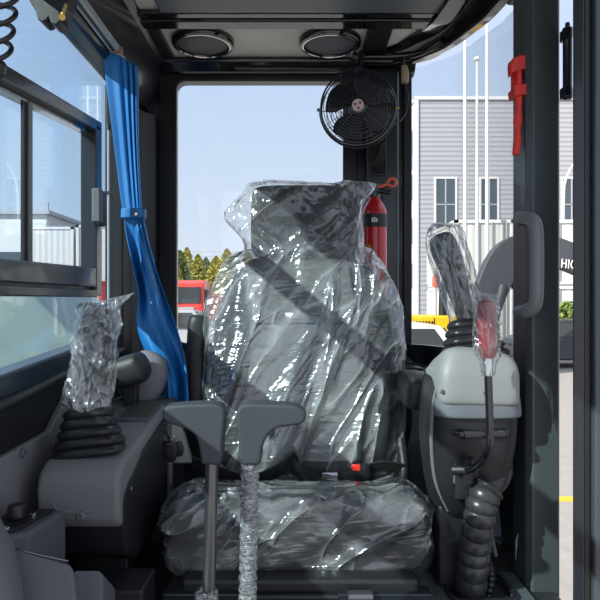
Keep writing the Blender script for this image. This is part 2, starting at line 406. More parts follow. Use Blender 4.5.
# flagpoles
for i, (px, ty) in enumerate(((465, 15), (477, 62), (487, 5))):
    p = at(px, 300, 23.6); top = at(px, ty, 23.6).z
    t = thing('flagpole', ['white flagpole nearest the building corner, left of the trio', 'middle and shortest of the white flagpoles before the ribbed building', 'white flagpole of the trio nearest the red hammer, tallest'][i], 'flagpole', (p.x, p.y, GZ), 'flagpoles before the ribbed building')
    obj('pole', lathe(B(), [(0.09, 0), (0.08, 0.5), (0.055 if i != 1 else 0.04, top-GZ)], (p.x, p.y, GZ), n=12), M['white'], t)
    obj('ball_finial', lathe(B(), [(0.02, 0), (0.12, 0.08), (0.12, 0.16), (0.02, 0.24)], (p.x, p.y, top), n=12), M['white'], t)
    obj('pole_base', bx((p.x-0.12, p.y-0.12, GZ), (p.x+0.12, p.y+0.12, GZ+0.12)), M['conc'], t, smooth=False)

# white stacked containers
def container(name, x0, x1, y, d, z0, h, m, label, cat='container', group=None, doors=True):
    t = thing(name, label, cat, ((x0+x1)/2, y+d/2, z0), group)
    obj('body', bx((x0+0.05, y+0.06, z0+0.08), (x1-0.05, y+d-0.05, z0+h-0.05)), m, t, smooth=False)
    f = B()
    for x in (x0, x1-0.16):
        for yy in (y, y+d-0.16): box(f, (x, yy, z0), (x+0.16, yy+0.16, z0+h))
    for z in (z0, z0+h-0.14):
        framey(f, [(x0, y), (x1, y), (x1, y+d), (x0, y+d)], [(x0+.14, y+.14), (x1-.14, y+.14), (x1-.14, y+d-.14), (x0+.14, y+d-.14)], 'z', z, z+0.14)
    obj('frame', f, M['white'] if m is M['cont'] else m, t, smooth=False)
    if doors:
        for i in range(4):
            x = x0+(x1-x0)*(0.14+0.24*i)
            obj('lock_bar', tube(B(), [(x, y-0.02, z0+0.1), (x, y-0.02, z0+h-0.1)], 0.035, 8), M['silver'], t)
    return t
a = at(459, 285, 25); b = at(500, 285, 25)
for i, (x0, x1, z0, lab) in enumerate(((6.45, 8.95, 1.25, 'upper white container, left of two, with lock bars, behind the joystick'),
                                   (9.1, 11.8, 1.25, 'upper white container nearest the grab handle'),
                                   (6.45, 8.95, GZ, 'lower white container left, behind the joystick base'),
                                   (9.1, 11.8, GZ, 'lower white container below the one nearest the grab handle'))):
    container('shipping_container', x0, x1, 25, 5.5, z0, 2.7, M['cont'], lab, group='white stacked containers')
container('shipping_container', 11.95, 14.6, 25.2, 5.5, GZ, 3.6, M['cont'], 'white container seen through the gap beside the door', group='white stacked containers')

# dark boom of a neighbouring excavator
bo = thing('excavator_boom', 'dark excavator boom with white letters arching before white containers', 'excavator boom', (at(487, 0, 16).x, 16, GZ))
path = [at(470, 415, 16), at(482, 325, 16), at(491, 288, 16), at(507, 258, 16), at(530, 250, 16), at(565, 256, 16), at(625, 285, 16)]
pl = cr([tuple(p) for p in path], 8); bm = B(); up = []; lo = []
for i, p in enumerate(pl):
    t = (V(pl[min(i+1, len(pl)-1)])-V(pl[max(i-1, 0)])).normalized(); nn = V((-t.z, 0, t.x))
    wd = 0.30+0.14*math.sin(PI*i/(len(pl)-1))
    up.append(V(p)+nn*wd); lo.append(V(p)-nn*wd)
prism(bm, [(p.x, p.z) for p in up]+[(p.x, p.z) for p in lo[::-1]], 'y', 15.8, 16.2)
obj('boom', bm, M['boomm'], bo, smooth=False, bev=0.03)
obj('boom_mount', bx((at(470, 0, 16).x-0.9, 15.4, GZ), (at(470, 0, 16).x+0.9, 17, GZ+0.75)), M['boomm'], bo, smooth=False, bev=0.05)
obj('hydraulic_cylinder', tube(B(), [at(478, 395, 15.7), at(503, 285, 15.7)], 0.11, 12), M['boomm'], bo)
tb = text_bm('HIC', 0.34, 0.01); bmesh.ops.scale(tb, vec=(.66, 1, 1), verts=tb.verts); bmesh.ops.rotate(tb, verts=tb.verts, matrix=Matrix.Rotation(PI/2, 3, 'X')); bmesh.ops.rotate(tb, verts=tb.verts, matrix=Matrix.Rotation(0.10, 3, 'Y'))
bmesh.ops.translate(tb, verts=tb.verts, vec=at(560.5, 267.5, 15.77)); o = obj('lettering', tb, M['letter'], bo, smooth=False); o['label'] = 'white letters on the boom'

# yellow excavator body
ye = thing('yellow_excavator', 'yellow excavator body with black exhaust and orange beacon, behind white car', 'excavator', (3.0, 19.5, GZ))
D = 19
prism(bm := B(), [(at(380, 0, D).x, at(0, 316, D).z), (at(458, 0, D).x, at(0, 316, D).z), (at(468, 0, D).x, at(0, 330, D).z), (at(468, 0, D).x, at(0, 352, D).z), (at(380, 0, D).x, at(0, 352, D).z)], 'y', D, D+2.2)
obj('engine_hood', bm, M['yellow'], ye, smooth=False, bev=0.06)
for px in (434, 449):
    obj('panel_seam', bx((at(px, 0, D).x, D-0.01, at(0, 350, D).z), (at(px, 0, D).x+0.03, D+0.001, at(0, 318, D).z)), M['black'], ye, smooth=False)
for i in range(7):
    x = at(411+i*3.2, 0, D).x; obj('vent_slot', prism(B(), [(x, at(0, 326, D).z), (x+0.04, at(0, 326, D).z), (x+0.10, at(0, 321, D).z), (x+0.06, at(0, 321, D).z)], 'y', D-0.02, D+0.01), M['black'], ye, smooth=False)
obj('exhaust_pipe', tube(B(), [at(443, 318, D+1), at(443, 300, D+1), at(444, 284, D+1), at(449, 276, D+1)], [0.15, 0.14, 0.13, 0.11], 14, 4), M['black'], ye)
bc = B(); lathe(bc, [(0.10, 0), (0.13, 0.05), (0.12, 0.35), (0.05, 0.42)], at(436, 287, D+0.6), n=16); obj('beacon', bc, M['orange'], ye)
obj('beacon_post', tube(B(), [at(436, 318, D+0.6), at(436, 287, D+0.6)], 0.04, 8), M['silver'], ye)
for s in (-1, 1):
    tk = B(); pts = [(x, z) for x, z in rrect(2.0, 5.3, GZ, GZ+0.75, 0.35, 6)]
    prism(tk, pts, 'y', D+1.1+s*0.9-0.25, D+1.1+s*0.9+0.25); obj('track', tk, M['tyre'], ye, smooth=False)
obj('undercarriage', bx((2.6, D+0.2, GZ+0.6), (4.8, D+1.9, at(0, 352, D).z)), M['black'], ye, smooth=False)

# cars
def car(cx, cy, label, m, length=4.4, wdt=1.8, h=1.45, facing=1, van=False, group=None):
    t = thing('car', label, 'car', (cx, cy, GZ), group)
    L2 = length/2; s = facing
    prof = [(-L2, 0.25), (-L2, 0.72), (-L2+0.15, 0.9), (-L2+0.55, 0.98), (-L2+1.05, h-0.06), (-L2+1.5, h), (L2-1.9, h-0.02), (L2-1.15, 0.98), (L2-0.25, 0.82), (L2, 0.6), (L2, 0.25)]
    bm = B(); prism(bm, [(cx+s*x, GZ+z) for x, z in prof], 'y', cy-wdt/2, cy+wdt/2)
    for v in bm.verts:
        zz = v.co.z-GZ
        if zz > 0.95: v.co.y = cy+(v.co.y-cy)*(1-(zz-0.95)*0.45)
    obj('car_body', bm, m, t, bev=0.06)
    for sy in (-1, 1):
        wp = [(-L2+0.85, 0.98), (-L2+1.2, h-0.12), (L2-2.0, h-0.12), (L2-1.45, 0.98)]
        y0 = cy+sy*(wdt/2-0.005)
        g = B(); vs = []
        for x, z in wp:
            yy = cy+sy*(wdt/2)*(1-(z-0.95)*0.45)+sy*0.012
            vs.append(g.verts.new((cx+s*x, yy, GZ+z)))
        g.faces.new(vs); r = bmesh.ops.extrude_face_region(g, geom=g.faces[:]); bmesh.ops.translate(g, vec=(0, -sy*0.03, 0), verts=[v for v in r['geom'] if isinstance(v, bmesh.types.BMVert)])
        obj('side_window', g, M['cargls'], t, smooth=False)
    for (xa, za, xb, zb) in ((L2-1.85, h-0.06, L2-1.22, 1.0), (-L2+1.0, h-0.10, -L2+0.62, 1.0)):
        g = B(); hw = wdt/2-0.2; sg = 1 if xa > 0 else -1
        vs = [g.verts.new((cx+s*(xa+sg*0.03), cy-hw*0.9, GZ+za)), g.verts.new((cx+s*(xa+sg*0.03), cy+hw*0.9, GZ+za)), g.verts.new((cx+s*(xb+sg*0.03), cy+hw, GZ+zb)), g.verts.new((cx+s*(xb+sg*0.03), cy-hw, GZ+zb))]
        g.faces.new(vs); r = bmesh.ops.extrude_face_region(g, geom=g.faces[:]); bmesh.ops.translate(g, vec=(-s*sg*0.05, 0, -0.02), verts=[v for v in r['geom'] if isinstance(v, bmesh.types.BMVert)])
        obj('windscreen', g, M['cargls'], t, smooth=False)
    for sx_ in (-1, 1):
        for sy in (-1, 1):
            c = (cx+sx_*(L2-0.8), cy+sy*(wdt/2-0.22), GZ+0.33)
            wl = lathe(B(), [(0.2, -0.01), (0.33, 0), (0.33, 0.22), (0.2, 0.23)], c, (0, sy, 0), 20); obj('wheel', wl, M['tyre'], t)
    return t
car(1.8, 13.2, 'white car below the corner window, in front of the yellow excavator', M['carwhite'], h=1.62, facing=-1)
car(-9.3, 24, 'white car parked before the red container, behind the left joystick', M['carwhite'])
car(-4.6, 25, 'silver car parked before the red truck, seen through the rear window', M['silver'], h=1.7)
car(8.9, 19.2, 'dark car seen in the gap beside the door frame', M['cargls'], h=1.5)
car(-14.2, 24.0, 'pale blue car further left along the red container', mat('car_blue', (0.30, 0.45, 0.60), 0.3, coat=0.5))

# red truck
def truck(cx, cy, label):
    t = thing('truck', label, 'truck', (cx, cy, GZ), 'red trucks behind the cab')
    cb = B(); prism(cb, [(cy-1.2, GZ+0.7), (cy-1.25, GZ+1.9), (cy-1.0, GZ+2.9), (cy-0.6, GZ+3.1), (cy+1.1, GZ+3.1), (cy+1.1, GZ+0.7)], 'x', cx-1.2, cx+1.2)
    obj('truck_cab', cb, M['redtruck'], t, bev=0.08)
    wsb = B(); prism(wsb, [(cy-1.30, GZ+1.95), (cy-1.09, GZ+2.75), (cy-1.04, GZ+2.75), (cy-1.25, GZ+1.95)], 'x', cx-1.05, cx+1.05); obj('windscreen', wsb, M['cargls'], t, smooth=False)
    obj('side_window', bx((cx+1.19, cy-0.85, GZ+1.95), (cx+1.23, cy+0.2, GZ+2.65)), M['cargls'], t, smooth=False)
    obj('grille', bx((cx-0.75, cy-1.29, GZ+1.1), (cx+0.75, cy-1.2, GZ+1.75)), M['silver'], t, smooth=False)
    obj('bumper', bx((cx-1.25, cy-1.4, GZ+0.45), (cx+1.25, cy-1.1, GZ+0.95)), M['white'], t, smooth=False, bev=0.05)
    for s in (-1, 1):
        obj('mirror', bx((cx+s*1.35-0.08, cy-1.35, GZ+1.9), (cx+s*1.35+0.08, cy-1.2, GZ+2.6)), M['black'], t, smooth=False, bev=0.03)
        obj('wheel', lathe(B(), [(0.3, -0.01), (0.5, 0), (0.5, 0.3), (0.3, 0.31)], (cx+s*0.9, cy, GZ+0.5), (s, 0, 0), 20), M['tyre'], t)
    obj('cargo_bed', bx((cx-1.25, cy+1.3, GZ+1.0), (cx+1.25, cy+7, GZ+2.5)), M['redtruck'], t, smooth=False, bev=0.04)
    for s in (-1, 1):
        for q in (4.4, 5.8):
            obj('wheel', lathe(B(), [(0.3, -0.01), (0.5, 0), (0.5, 0.3), (0.3, 0.31)], (cx+s*0.9, cy+q, GZ+0.5), (s, 0, 0), 20), M['tyre'], t)
    return t
truck(-6.0, 31.0, 'red truck parked under the trees, at the corner of the rear window')
truck(-8.6, 40.0, 'red truck farther left, half hidden by the blue curtain')
container('red_container', -19.2, -8.3, 30, 2.6, GZ, 3.05, M['contred'], 'long red container seen under the sliding window frame', doors=False)

# left building
lb = thing('warehouse', 'pale warehouse with sharp corner seen through the sliding window', 'building', (-25, 50, GZ))
prism(bm := B(), [(-60, 40), (-16.9, 40), (-16.9, 62), (-60, 62)], 'z', GZ, 6.3); obj('wall', bm, M['whitew'], lb, smooth=False)
prism(bm := B(), [(-60.3, 39.7), (-16.6, 39.7), (-16.6, 62.3), (-60.3, 62.3)], 'z', 6.3, 6.55); obj('roof', bm, M['cladl'], lb, smooth=False)
for i in range(5):
    x = -20.6-4.2*i; obj('window', bx((x, 39.93, 1.2), (x+2.4, 40.02, 3.8)), M['bglass'], lb, smooth=False)
for i in range(4):
    y = 42+5*i; obj('side_panel', bx((-16.95, y, 0.5), (-16.85, y+3.4, 5.3)), M['cladl'], lb, smooth=False)
obj('roof_mast', tube(B(), [(-16.9, 40.2, 6.5), (-16.9, 40.2, 7.1)], 0.08, 6), M['silver'], lb)
for i, (x0, x1) in enumerate(((-9.3, -7.6), (-7.45, -5.9))):
    t = container('white_cabin', -16.0+3.15*i, -13.0+3.15*i, 34.4, 2.6, GZ, 6.3+0.1*i, M['cont'], ['white site cabin near the sliding window divider, left of its pair', 'white site cabin nearer the sliding window latch'][i], 'cabin', 'white site cabins', doors=False)  # solid boxes added in place of the framed reflections in the sliding window
# added sloped panel in place of the slanted reflection in the lower left pane
hp = B(); prism(hp, [(at(px, 0, 2.6).x, at(0, py, 2.6).z) for px, py in ((-90, 284), (24, 284), (79, 340), (84, 1240/2), (-90, 1240/2))], 'y', 2.6, 3.4)
tag(obj('machine_cover', hp, M['hood'], smooth=False, bev=0.02), 'grey green sloped machine cover just outside the lower left pane', 'machine cover')

# trees
def leafball(bm, c, rx, rz, n, s, cone=0.0):
    for _ in range(n):
        t = random.random()**0.8
        z = t*rz*2; rr = rx*((1-t)**0.6 if cone else math.sqrt(max(0, 1-(2*t-1)**2)))
        a = random.random()*2*PI; q = rr*random.uniform(0.35, 1.05)
        p = V(c)+V((math.cos(a)*q, math.sin(a)*q, z))
        u = V([random.uniform(-1, 1) for _ in range(3)]).normalized()*s*random.uniform(.6, 1.3); v = u.orthogonal().normalized()*s*0.7
        bm.faces.new([bm.verts.new(p-u), bm.verts.new(p+v), bm.verts.new(p+u), bm.verts.new(p-v)])
TL = [(172, 258, 48.5, 'y'), (180, 251, 53, 'd'), (187, 248, 61, 'y'), (198, 255, 57, 'y'), (206, 258, 67, 'd'), (216, 257, 52.5, 'y'), (227, 250, 49, 'y'), (237, 258, 64, 'd'), (248, 252, 57, 'y'), (264, 250, 50, 'y')]
TLab = ['yellow green tree partly cut by the window frame, leftmost', 'dark green pointed tree second from the window frame', 'tall yellow green tree above the red truck', 'yellow green tree right of the tall one above the truck',
        'dark narrow tree between two yellow ones, right of the truck', 'yellow green tree just right of the red truck', 'tallest yellow tree between the truck and the seat', 'dark small tree beside the seat film edge', 'yellow tree showing through the seat film edge', 'yellow tree behind the headrest film']
for (px, py, d, kd), lab in zip(TL, TLab):
    b = at(px, 300, d); top = at(px, py, d).z
    t = thing('tree', lab, 'tree', (b.x, b.y, GZ), 'trees behind the red truck')
    obj('trunk', tube(B(), [(b.x, b.y, GZ), (b.x+0.1, b.y, GZ+2), (b.x, b.y, top-0.7)], [0.18, 0.14, 0.03], 8), M['bark'], t)
    fb = B(); h = top-GZ-1.0; leafball(fb, (b.x, b.y, GZ+1.0), 1.5, h/2, 3600, 0.15, 1); obj('foliage', fb, M['leafy'] if kd == 'y' else M['leafd'], t, smooth=False)
for i, (x, y, r, hh) in enumerate(((14.9, 33.6, 1.6, 1.6), (10.2, 22.75, .95, 1.0))):
    t = thing('bush', ['rounded green bush behind, seen in the gap beside the door', 'nearer green bush above the dark car in the door gap'][i], 'bush', (x, y, GZ), 'bushes in the door gap')
    obj('stem', tube(B(), [(x, y, GZ), (x, y, GZ+hh)], 0.08, 8), M['bark'], t)
    fb = B(); leafball(fb, (x, y, GZ), r, hh, 1500, 0.12); obj('foliage', fb, M['leafb'], t, smooth=False)
pr = thing('power_line', 'two thin overhead cables above the trees behind the rear window', 'power line', (-40, 70, GZ))
for s in (-1, 1): obj('utility_pole', tube(B(), [(s*40, 70, GZ), (s*40, 70, 7)], 0.15, 8), M['silver'], pr)
for z in (5.75, 6.3): obj('cable', tube(B(), [(-40, 70, z+.3), (-20, 70, z), (0, 70, z-.1), (20, 70, z), (40, 70, z+.3)], 0.03, 5, 6), M['silver'], pr)
# street lamp in the gap
sp = at(567, 300, 32); st = thing('street_lamp', 'white curved street lamp in the gap beside the hinge', 'street lamp', (sp.x, sp.y, GZ))
obj('lamp_post', tube(B(), [(sp.x-.2, 32, GZ), (sp.x-.2, 32, 5.5), (sp.x, 32, 7.2), (sp.x+0.7, 32, 8.3)], [0.1, 0.08, 0.06, 0.05], 8, 5), M['white'], st)
obj('lamp_head', bx((sp.x+0.5, 31.8, 8.2), (sp.x+1.2, 32.2, 8.35)), M['white'], st, smooth=False, bev=0.03)

# ================================================================= CAB STRUCTURE
PLAN = [(.33, 1.90), (.39, 1.855), (.42, 1.80), (.452, 1.735), (.47, 1.66), (.483, 1.56), (.49, 1.47), (.492, 1.40), (.492, 1.33)]
GT = [1.328, 1.325, 1.32, 1.312, 1.303, 1.289, 1.274, 1.266, 1.258]
PL = cr(PLAN, 4); GTT = [q[0] for q in cr([(g,) for g in GT], 4)]; NP = len(PL)
# floor
fl = B(); prism(fl, [(-.52, 1.0), (.50, 1.0)]+[(x, y) for x, y in PL[::-1]]+[(-.52, 1.9)], 'z', -0.05, 0.03); struct('floor', fl, M['floor'], smooth=False)
struct('trim_1', bx((-.52, -0.3, -0.35), (.52, 1.0, -0.30)), M['floor'], smooth=False)
# roof
cl = B(); prism(cl, [(-.53, .25), (.52, .25), (.52, 1.33)]+[(x+.02, y+.02) for x, y in PL[::-1]]+[(-.53, 1.94)], 'z', 1.352, 1.42); struct('ceiling', cl, M['tan'], smooth=False)
# rear wall with window opening
bm = B(); framey(bm, rrect(-.52, .345, 0.03, 1.352, 0.004), rrect(-.396, .1425, .457, 1.297, .03), 'y', 1.90, 1.955); struct('wall_back', bm, M['frame'], smooth=False, bev=0.006)
bm = B(); framey(bm, rrect(-.445, .18, .41, 1.34, .04), rrect(-.388, .135, .465, 1.289, .028), 'y', 1.885, 1.9); struct('trim_2', bm, M['rubber'], bev=0.005)
w1 = B(); box(w1, (-.40, 1.925, .45), (.15, 1.931, 1.30)); struct('window_1', w1, M['glass'], smooth=False)
# lower curved wall and glass
bm = B(); ribbon(bm, PL, [0.03]*NP, [.46]*NP, -0.02); struct('wall_right', bm, M['frame'], smooth=True)
bm = B(); ribbon(bm, PL, [.462]*NP, [g-.001 for g in GTT], -0.005); struct('window_2', bm, M['glass'])
bm = B(); ribbon(bm, [(x-.012, y-.012) for x, y in PL], [.440]*NP, [.463]*NP, -0.012); struct('trim_3', bm, M['rubber'])
bm = B(); ribbon(bm, [(x-.03, y-.03) for x, y in PL], [g-.006 for g in GTT], [1.351]*NP, -0.03); struct('trim_4', bm, M['gloss'], bev=0.008)
bm = B(); ribbon(bm, [(x-.075, y-.055) for x, y in PL], [g+.028 for g in [max(a, 1.30) for a in GTT]], [1.351]*NP, -0.05); struct('trim_5', bm, M['gloss'], bev=0.01)
# glass border by rear pillar
bm = B(); box(bm, (.325, 1.885, .45), (.352, 1.9, 1.33)); struct('trim_6', bm, M['rubber'], smooth=False, bev=.004)
# rear right pillar inner channel
bm = B(); box(bm, (.205, 1.84, .40), (.305, 1.90, 1.31)); struct('trim_7', bm, M['frame'], smooth=False, bev=.01)
bm = B(); box(bm, (.215, 1.832, .98), (.265, 1.84, 1.10)); struct('trim_8', bm, M['gloss'], smooth=False, bev=.003)
# rear header
bm = B(); prism(bm, [(1.848, 1.351), (1.848, 1.338), (1.87, 1.312), (1.9, 1.30), (1.9, 1.351)], 'x', -.50, .36); struct('trim_9', bm, M['gloss'], smooth=False, bev=.006)
bm = tube(B(), [(-.2, 1.858, 1.318), (.12, 1.858, 1.315)], .005, 10); struct('trim_10', bm, M['gloss'])
bm = tube(B(), [(.16, 1.80, 1.335), (.20, 1.79, 1.325), (.34, 1.77, 1.325), (.40, 1.68, 1.328)], .010, 12, 4); tag(obj('wiring_conduit', bm, M['gloss']), 'glossy black conduit above the fan along the roof edge', 'conduit')
# hatch frame and hatch panel
bm = B(); box(bm, (-.46, 1.585, 1.336), (.40, 1.635, 1.351)); box(bm, (-.46, 1.545, 1.338), (.40, 1.575, 1.351)); struct('trim_11', bm, M['gloss'], smooth=False, bev=.006)
bm = B(); box(bm, (-.36, .5, 1.338), (.36, 1.545, 1.351)); struct('trim_12', bm, M['band'], smooth=False, bev=.004)
bm = B(); box(bm, (-.51, 1.640, 1.340), (-.385, 1.846, 1.351)); box(bm, (.185, 1.640, 1.340), (.255, 1.846, 1.351)); struct('trim_13', bm, M['black'], smooth=False, bev=.004)
# left roof rail
bm = B(); prism(bm, [(-.53, 1.19), (-.475, 1.19), (-.455, 1.23), (-.43, 1.33), (-.41, 1.351), (-.53, 1.351)], 'y', .25, 1.90); struct('trim_14', bm, M['frame'], smooth=False, bev=.008)
bm = B(); box(bm, (.455, .25, 1.25), (.52, 1.33, 1.351)); struct('trim_15', bm, M['frame'], smooth=False, bev=.008)
bm = B(); box(bm, (-.46, .25, 1.25), (.455, .31, 1.351)); struct('trim_16', bm, M['frame'], smooth=False, bev=.008)
# left front pillar, rear pillar
struct('trim_17', bx((-.53, .25, -.3), (-.47, .31, 1.19)), M['frame'], smooth=False, bev=.008)
struct('trim_18', bx((-.53, 1.625, .03), (-.478, 1.72, 1.19)), M['rubber'], smooth=False, bev=.008)
qp = B(); prism(qp, [(-.53, 1.72), (-.495, 1.72), (-.485, 1.84), (-.455, 1.884), (-.455, 1.9), (-.53, 1.9)], 'z', .4, 1.18); struct('wall_left_rear', qp, M['greyd'], smooth=False)
# left wall below glass
bm = B(); prism(bm, [(.31, .03), (.31, .40), (1.0, .438), (1.625, .47), (1.625, .03)], 'x', -.53, -.492); struct('wall_left', bm, M['black'], smooth=False)
bm = B(); prism(bm, [(.31, .405), (.31, .446), (1.0, .478), (1.35, .499), (1.625, .51), (1.625, .47), (1.0, .438)], 'x', -.53, -.486); struct('trim_19', bm, M['navy'], smooth=False, bev=.005)
bm = tube(B(), [(-.488, .31, .395), (-.484, 1.0, .430), (-.484, 1.35, .455), (-.484, 1.62, .465)], .011, 10); struct('trim_20', bm, M['black'])
# glass of the left side
w3 = bx((-.512, .31, .43), (-.507, 1.625, 1.19)); struct('window_3', w3, M['glassb'], smooth=False)
# sliding window
X0, X1 = -.505, -.468
sw = B(); prism(sw, [(.315, .915), (1.42, 1.020), (1.42, .995), (.315, .883)], 'x', X0, X1)
sf = struct('window_4', sw, M['frame'], smooth=False, bev=.004)
def swp(name, bm, m, **k): return obj(name, bm, m, sf, **k)
q = B(); prism(q, [(.315, .872), (1.38, .982), (1.38, .996), (.315, .89)], 'x', X0+.002, X1-.014); swp('inner_rail', q, M['gloss'], smooth=False)
q = bx((X0, 1.378, .61), (X1, 1.42, 1.006)); swp('stile', q, M['frame'], smooth=False, bev=.004)
q = bx((-.487, 1.062, .66), (-.480, 1.079, .955)); swp('mullion', q, M['slate'], smooth=False, bev=.002)
q = bx((-.488, 1.048, .66), (-.484, 1.062, .953)); swp('mullion_seal', q, M['rubber'], smooth=False)
q = B(); prism(q, [(.315, .628), (.315, .652), (.936, .6655), (1.379, .674), (1.379, .630)], 'x', X0, X1); swp('bottom_rail', q, M['frame'], smooth=False, bev=.003)
q = B(); prism(q, [(.315, .620), (.315, .629), (1.379, .631), (1.379, .622)], 'x', X0, X1-.012); swp('rail_groove', q, M['rubber'], smooth=False)
q = B(); prism(q, [(.315, .606), (.315, .621), (1.379, .623), (1.379, .606)], 'x', X0, X1+.003); swp('bottom_rail', q, M['frame'], smooth=False, bev=.003)
lt = bx((X1, 1.345, .775), (X1+.020, 1.368, .852)); lo_ = swp('latch', lt, M['greyd'], smooth=False, bev=.004)
obj('latch_slide', bx((X1+.002, 1.371, .770), (X1+.018, 1.398, .850)), M['black'], lo_, smooth=False, bev=.004)
# thin rod behind the window frame
rod = thing('support_rod', 'thin pale vertical rod between the sliding window and the curtain', 'rod', (-.488, 1.57, .5))
obj('rod', tube(B(), [(-.496, 1.555, .50), (-.496, 1.555, 1.04)], .0035, 10), M['silver'], rod)
obj('rod_tip', tube(B(), [(-.496, 1.555, 1.04), (-.496, 1.555, 1.056)], .005, 10), M['black'], rod)
obj('rod_clip', bx((-.507, 1.548, .875), (-.486, 1.564, .881)), M['black'], rod, smooth=False)
# B pillar
bm = B(); prism(bm, [(.442, 1.245), (.445, 1.185), (.455, 1.172), (.505, 1.172), (.510, 1.178), (.510, 1.335), (.49, 1.335)], 'z', -.35, 1.352); struct('trim_21', bm, M['slate'], smooth=False, bev=.003)
bm = bx((.436, 1.243, .03), (.47, 1.30, 1.30)); #struct('trim_22', bm, M['frame'], smooth=False, bev=.004)
# open door seen edge on
dr = B(); prism(dr, [(.489, 1.075), (.508, 1.07), (.523, 1.10), (.523, 1.135), (.517, 1.135)], 'z', -.6, 1.33)
d1 = struct('door_1', dr, M['frame'], smooth=False, bev=.003)
obj('door_seal', bx((.508, 1.072, -.6), (.521, 1.10, 1.33)), M['rubber'], d1, smooth=False, bev=.003)
obj('door_leaf', bx((.521, 1.06, -.6), (.60, 1.10, 1.33)), M['slate'], d1, smooth=False, bev=.004)
obj('door_glass', bx((.60, 1.078, .1), (1.25, 1.083, 1.28)), M['glass'], d1, smooth=False)
obj('door_edge', B() and bx((1.25, 1.06, -.6), (1.32, 1.10, 1.33)), M['slate'], d1, smooth=False, bev=.004)
obj('door_lower_panel', bx((.60, 1.065, -.6), (1.25, 1.095, .1)), M['slate'], d1, smooth=False)
obj('door_top_rail', bx((.60, 1.065, 1.28), (1.25, 1.095, 1.33)), M['slate'], d1, smooth=False)
# hinge
h0 = at(567.5, 100, 1.16); hg = thing('door_hinge', 'black barrel hinge joining the door to the slate pillar', 'hinge', (h0.x, h0.y, h0.z))
zt = at(0, 27, 1.16).z
obj('hinge_barrel', lathe(B(), [(.006, 0), (.0095, .003), (.0095, .022), (.0088, .024), (.0088, .119), (.0095, .121), (.0095, zt-h0.z-.003), (.006, zt-h0.z)], h0, n=20), M['frame'], hg)
obj('hinge_pin', lathe(B(), [(.004, 0), (.005, .002), (.004, .008), (.001, .009)], (h0.x, h0.y, zt), n=12), M['rubber'], hg)
for z in (h0.z+.004, zt-.026):
    obj('hinge_leaf', bx((h0.x-.010, 1.145, z), (h0.x+.0, 1.172, z+.02)), M['frame'], hg, smooth=False)
# left side lower panels
sp_ = thing('side_panel', 'grey plastic side panel with round screws below the left window', 'panel', (-.48, 1.0, .03))
bm = B(); prism(bm, [(.5, .03), (.5, .345), (1.0, .347), (1.15, .349), (1.265, .425), (1.34, .43), (1.34, .03)], 'x', -.492, -.478); obj('panel', bm, M['grey'], sp_, smooth=False, bev=.004)
for a_ in ((12, 453, 1.03), (45, 444, 1.16)):
    p = at(*a_); p.x = -.478; screw(p, (1, 0, 0), .009, M['greyd'], sp_)
bm = bx((-.479, 1.02, .12), (-.4785, 1.022, .34)); obj('panel_seam', bm, M['black'], sp_, smooth=False)

# ================================================================= SEAT
st = thing('operator_seat', 'black and grey operator seat wrapped in clear plastic in the middle of the cab', 'seat', (0, 1.35, 0.03))
bm = B(); box(bm, (-.255, 1.06, .03), (.25, 1.62, .05)); obj('base_plate', bm, M['plate'], st, smooth=False, bev=.004)
bm = B(); box(bm, (-.22, 1.10, .05), (.22, 1.55, .088)); obj('suspension', bm, M['black'], st, smooth=False, bev=.01)
for xa, xb in ((-.25, -.10), (.07, .24)): obj('slide_rail', bx((xa, 1.085, .052), (xb, 1.12, .068)), M['frame'], st, smooth=False, bev=.003)
obj('slide_bar', tube(B(), [(-.10, 1.09, .06), (.07, 1.09, .06)], .006, 10), M['black'], st)
p = at(360, 589, 1.085); obj('latch_knob', tube(B(), [(p.x-.022, 1.08, .066), (p.x+.022, 1.08, .066)], .011, 16), M['steel'], st)
# cushion: loft along Y from front to back
def cushion(bm, g=0, disp=None, n=64, k=8):
    S = [(-.006, 1.125-g, .128, .210+g, .030+g, 2.5, 0), (-.006, 1.130-g, .134, .236+g, .060+g, 3.4, 0), (-.006, 1.155, .141, .248+g, .080+g, 3.8, 0), (-.006, 1.22, .145, .252+g, .080+g, 3.6, 0),
         (-.006, 1.32, .138, .248+g, .068+g, 3.2, 0), (-.004, 1.40, .124, .242+g, .056+g, 3, 0), (0, 1.47, .115, .225+g, .045+g, 3, 0), (0, 1.485, .115, .18+g, .03+g, 2.5, 0)]
    def dd(p, nn, t, a):
        if p.z > .15:     # dished middle with raised side bolsters
            q = abs(p.x+.008)/.26
            p = p+V((0, 0, -.022*max(0, 1-(q/.7)**2)*min(1, (p.y-1.13)/.1 if p.y > 1.13 else 0)))
            p.z += .012*max(0, 1-((q-.82)/.2)**2)
        return disp(p, nn, t, a) if disp else p
    loft(bm, S, n, k, disp=dd)
    return bm
obj('seat_cushion', cushion(B()), M['seatblk'], st)
bm = B(); loft(bm, [(-.008, 1.18, .200, .13, .006, 4, 0), (-.008, 1.26, .198, .14, .010, 4, 0), (-.006, 1.34, .187, .13, .008, 4, 0)], 32, 4)
# grey centre of the cushion is a thin raised pad
obj('cushion_insert', bm, M['seatgry'], st)
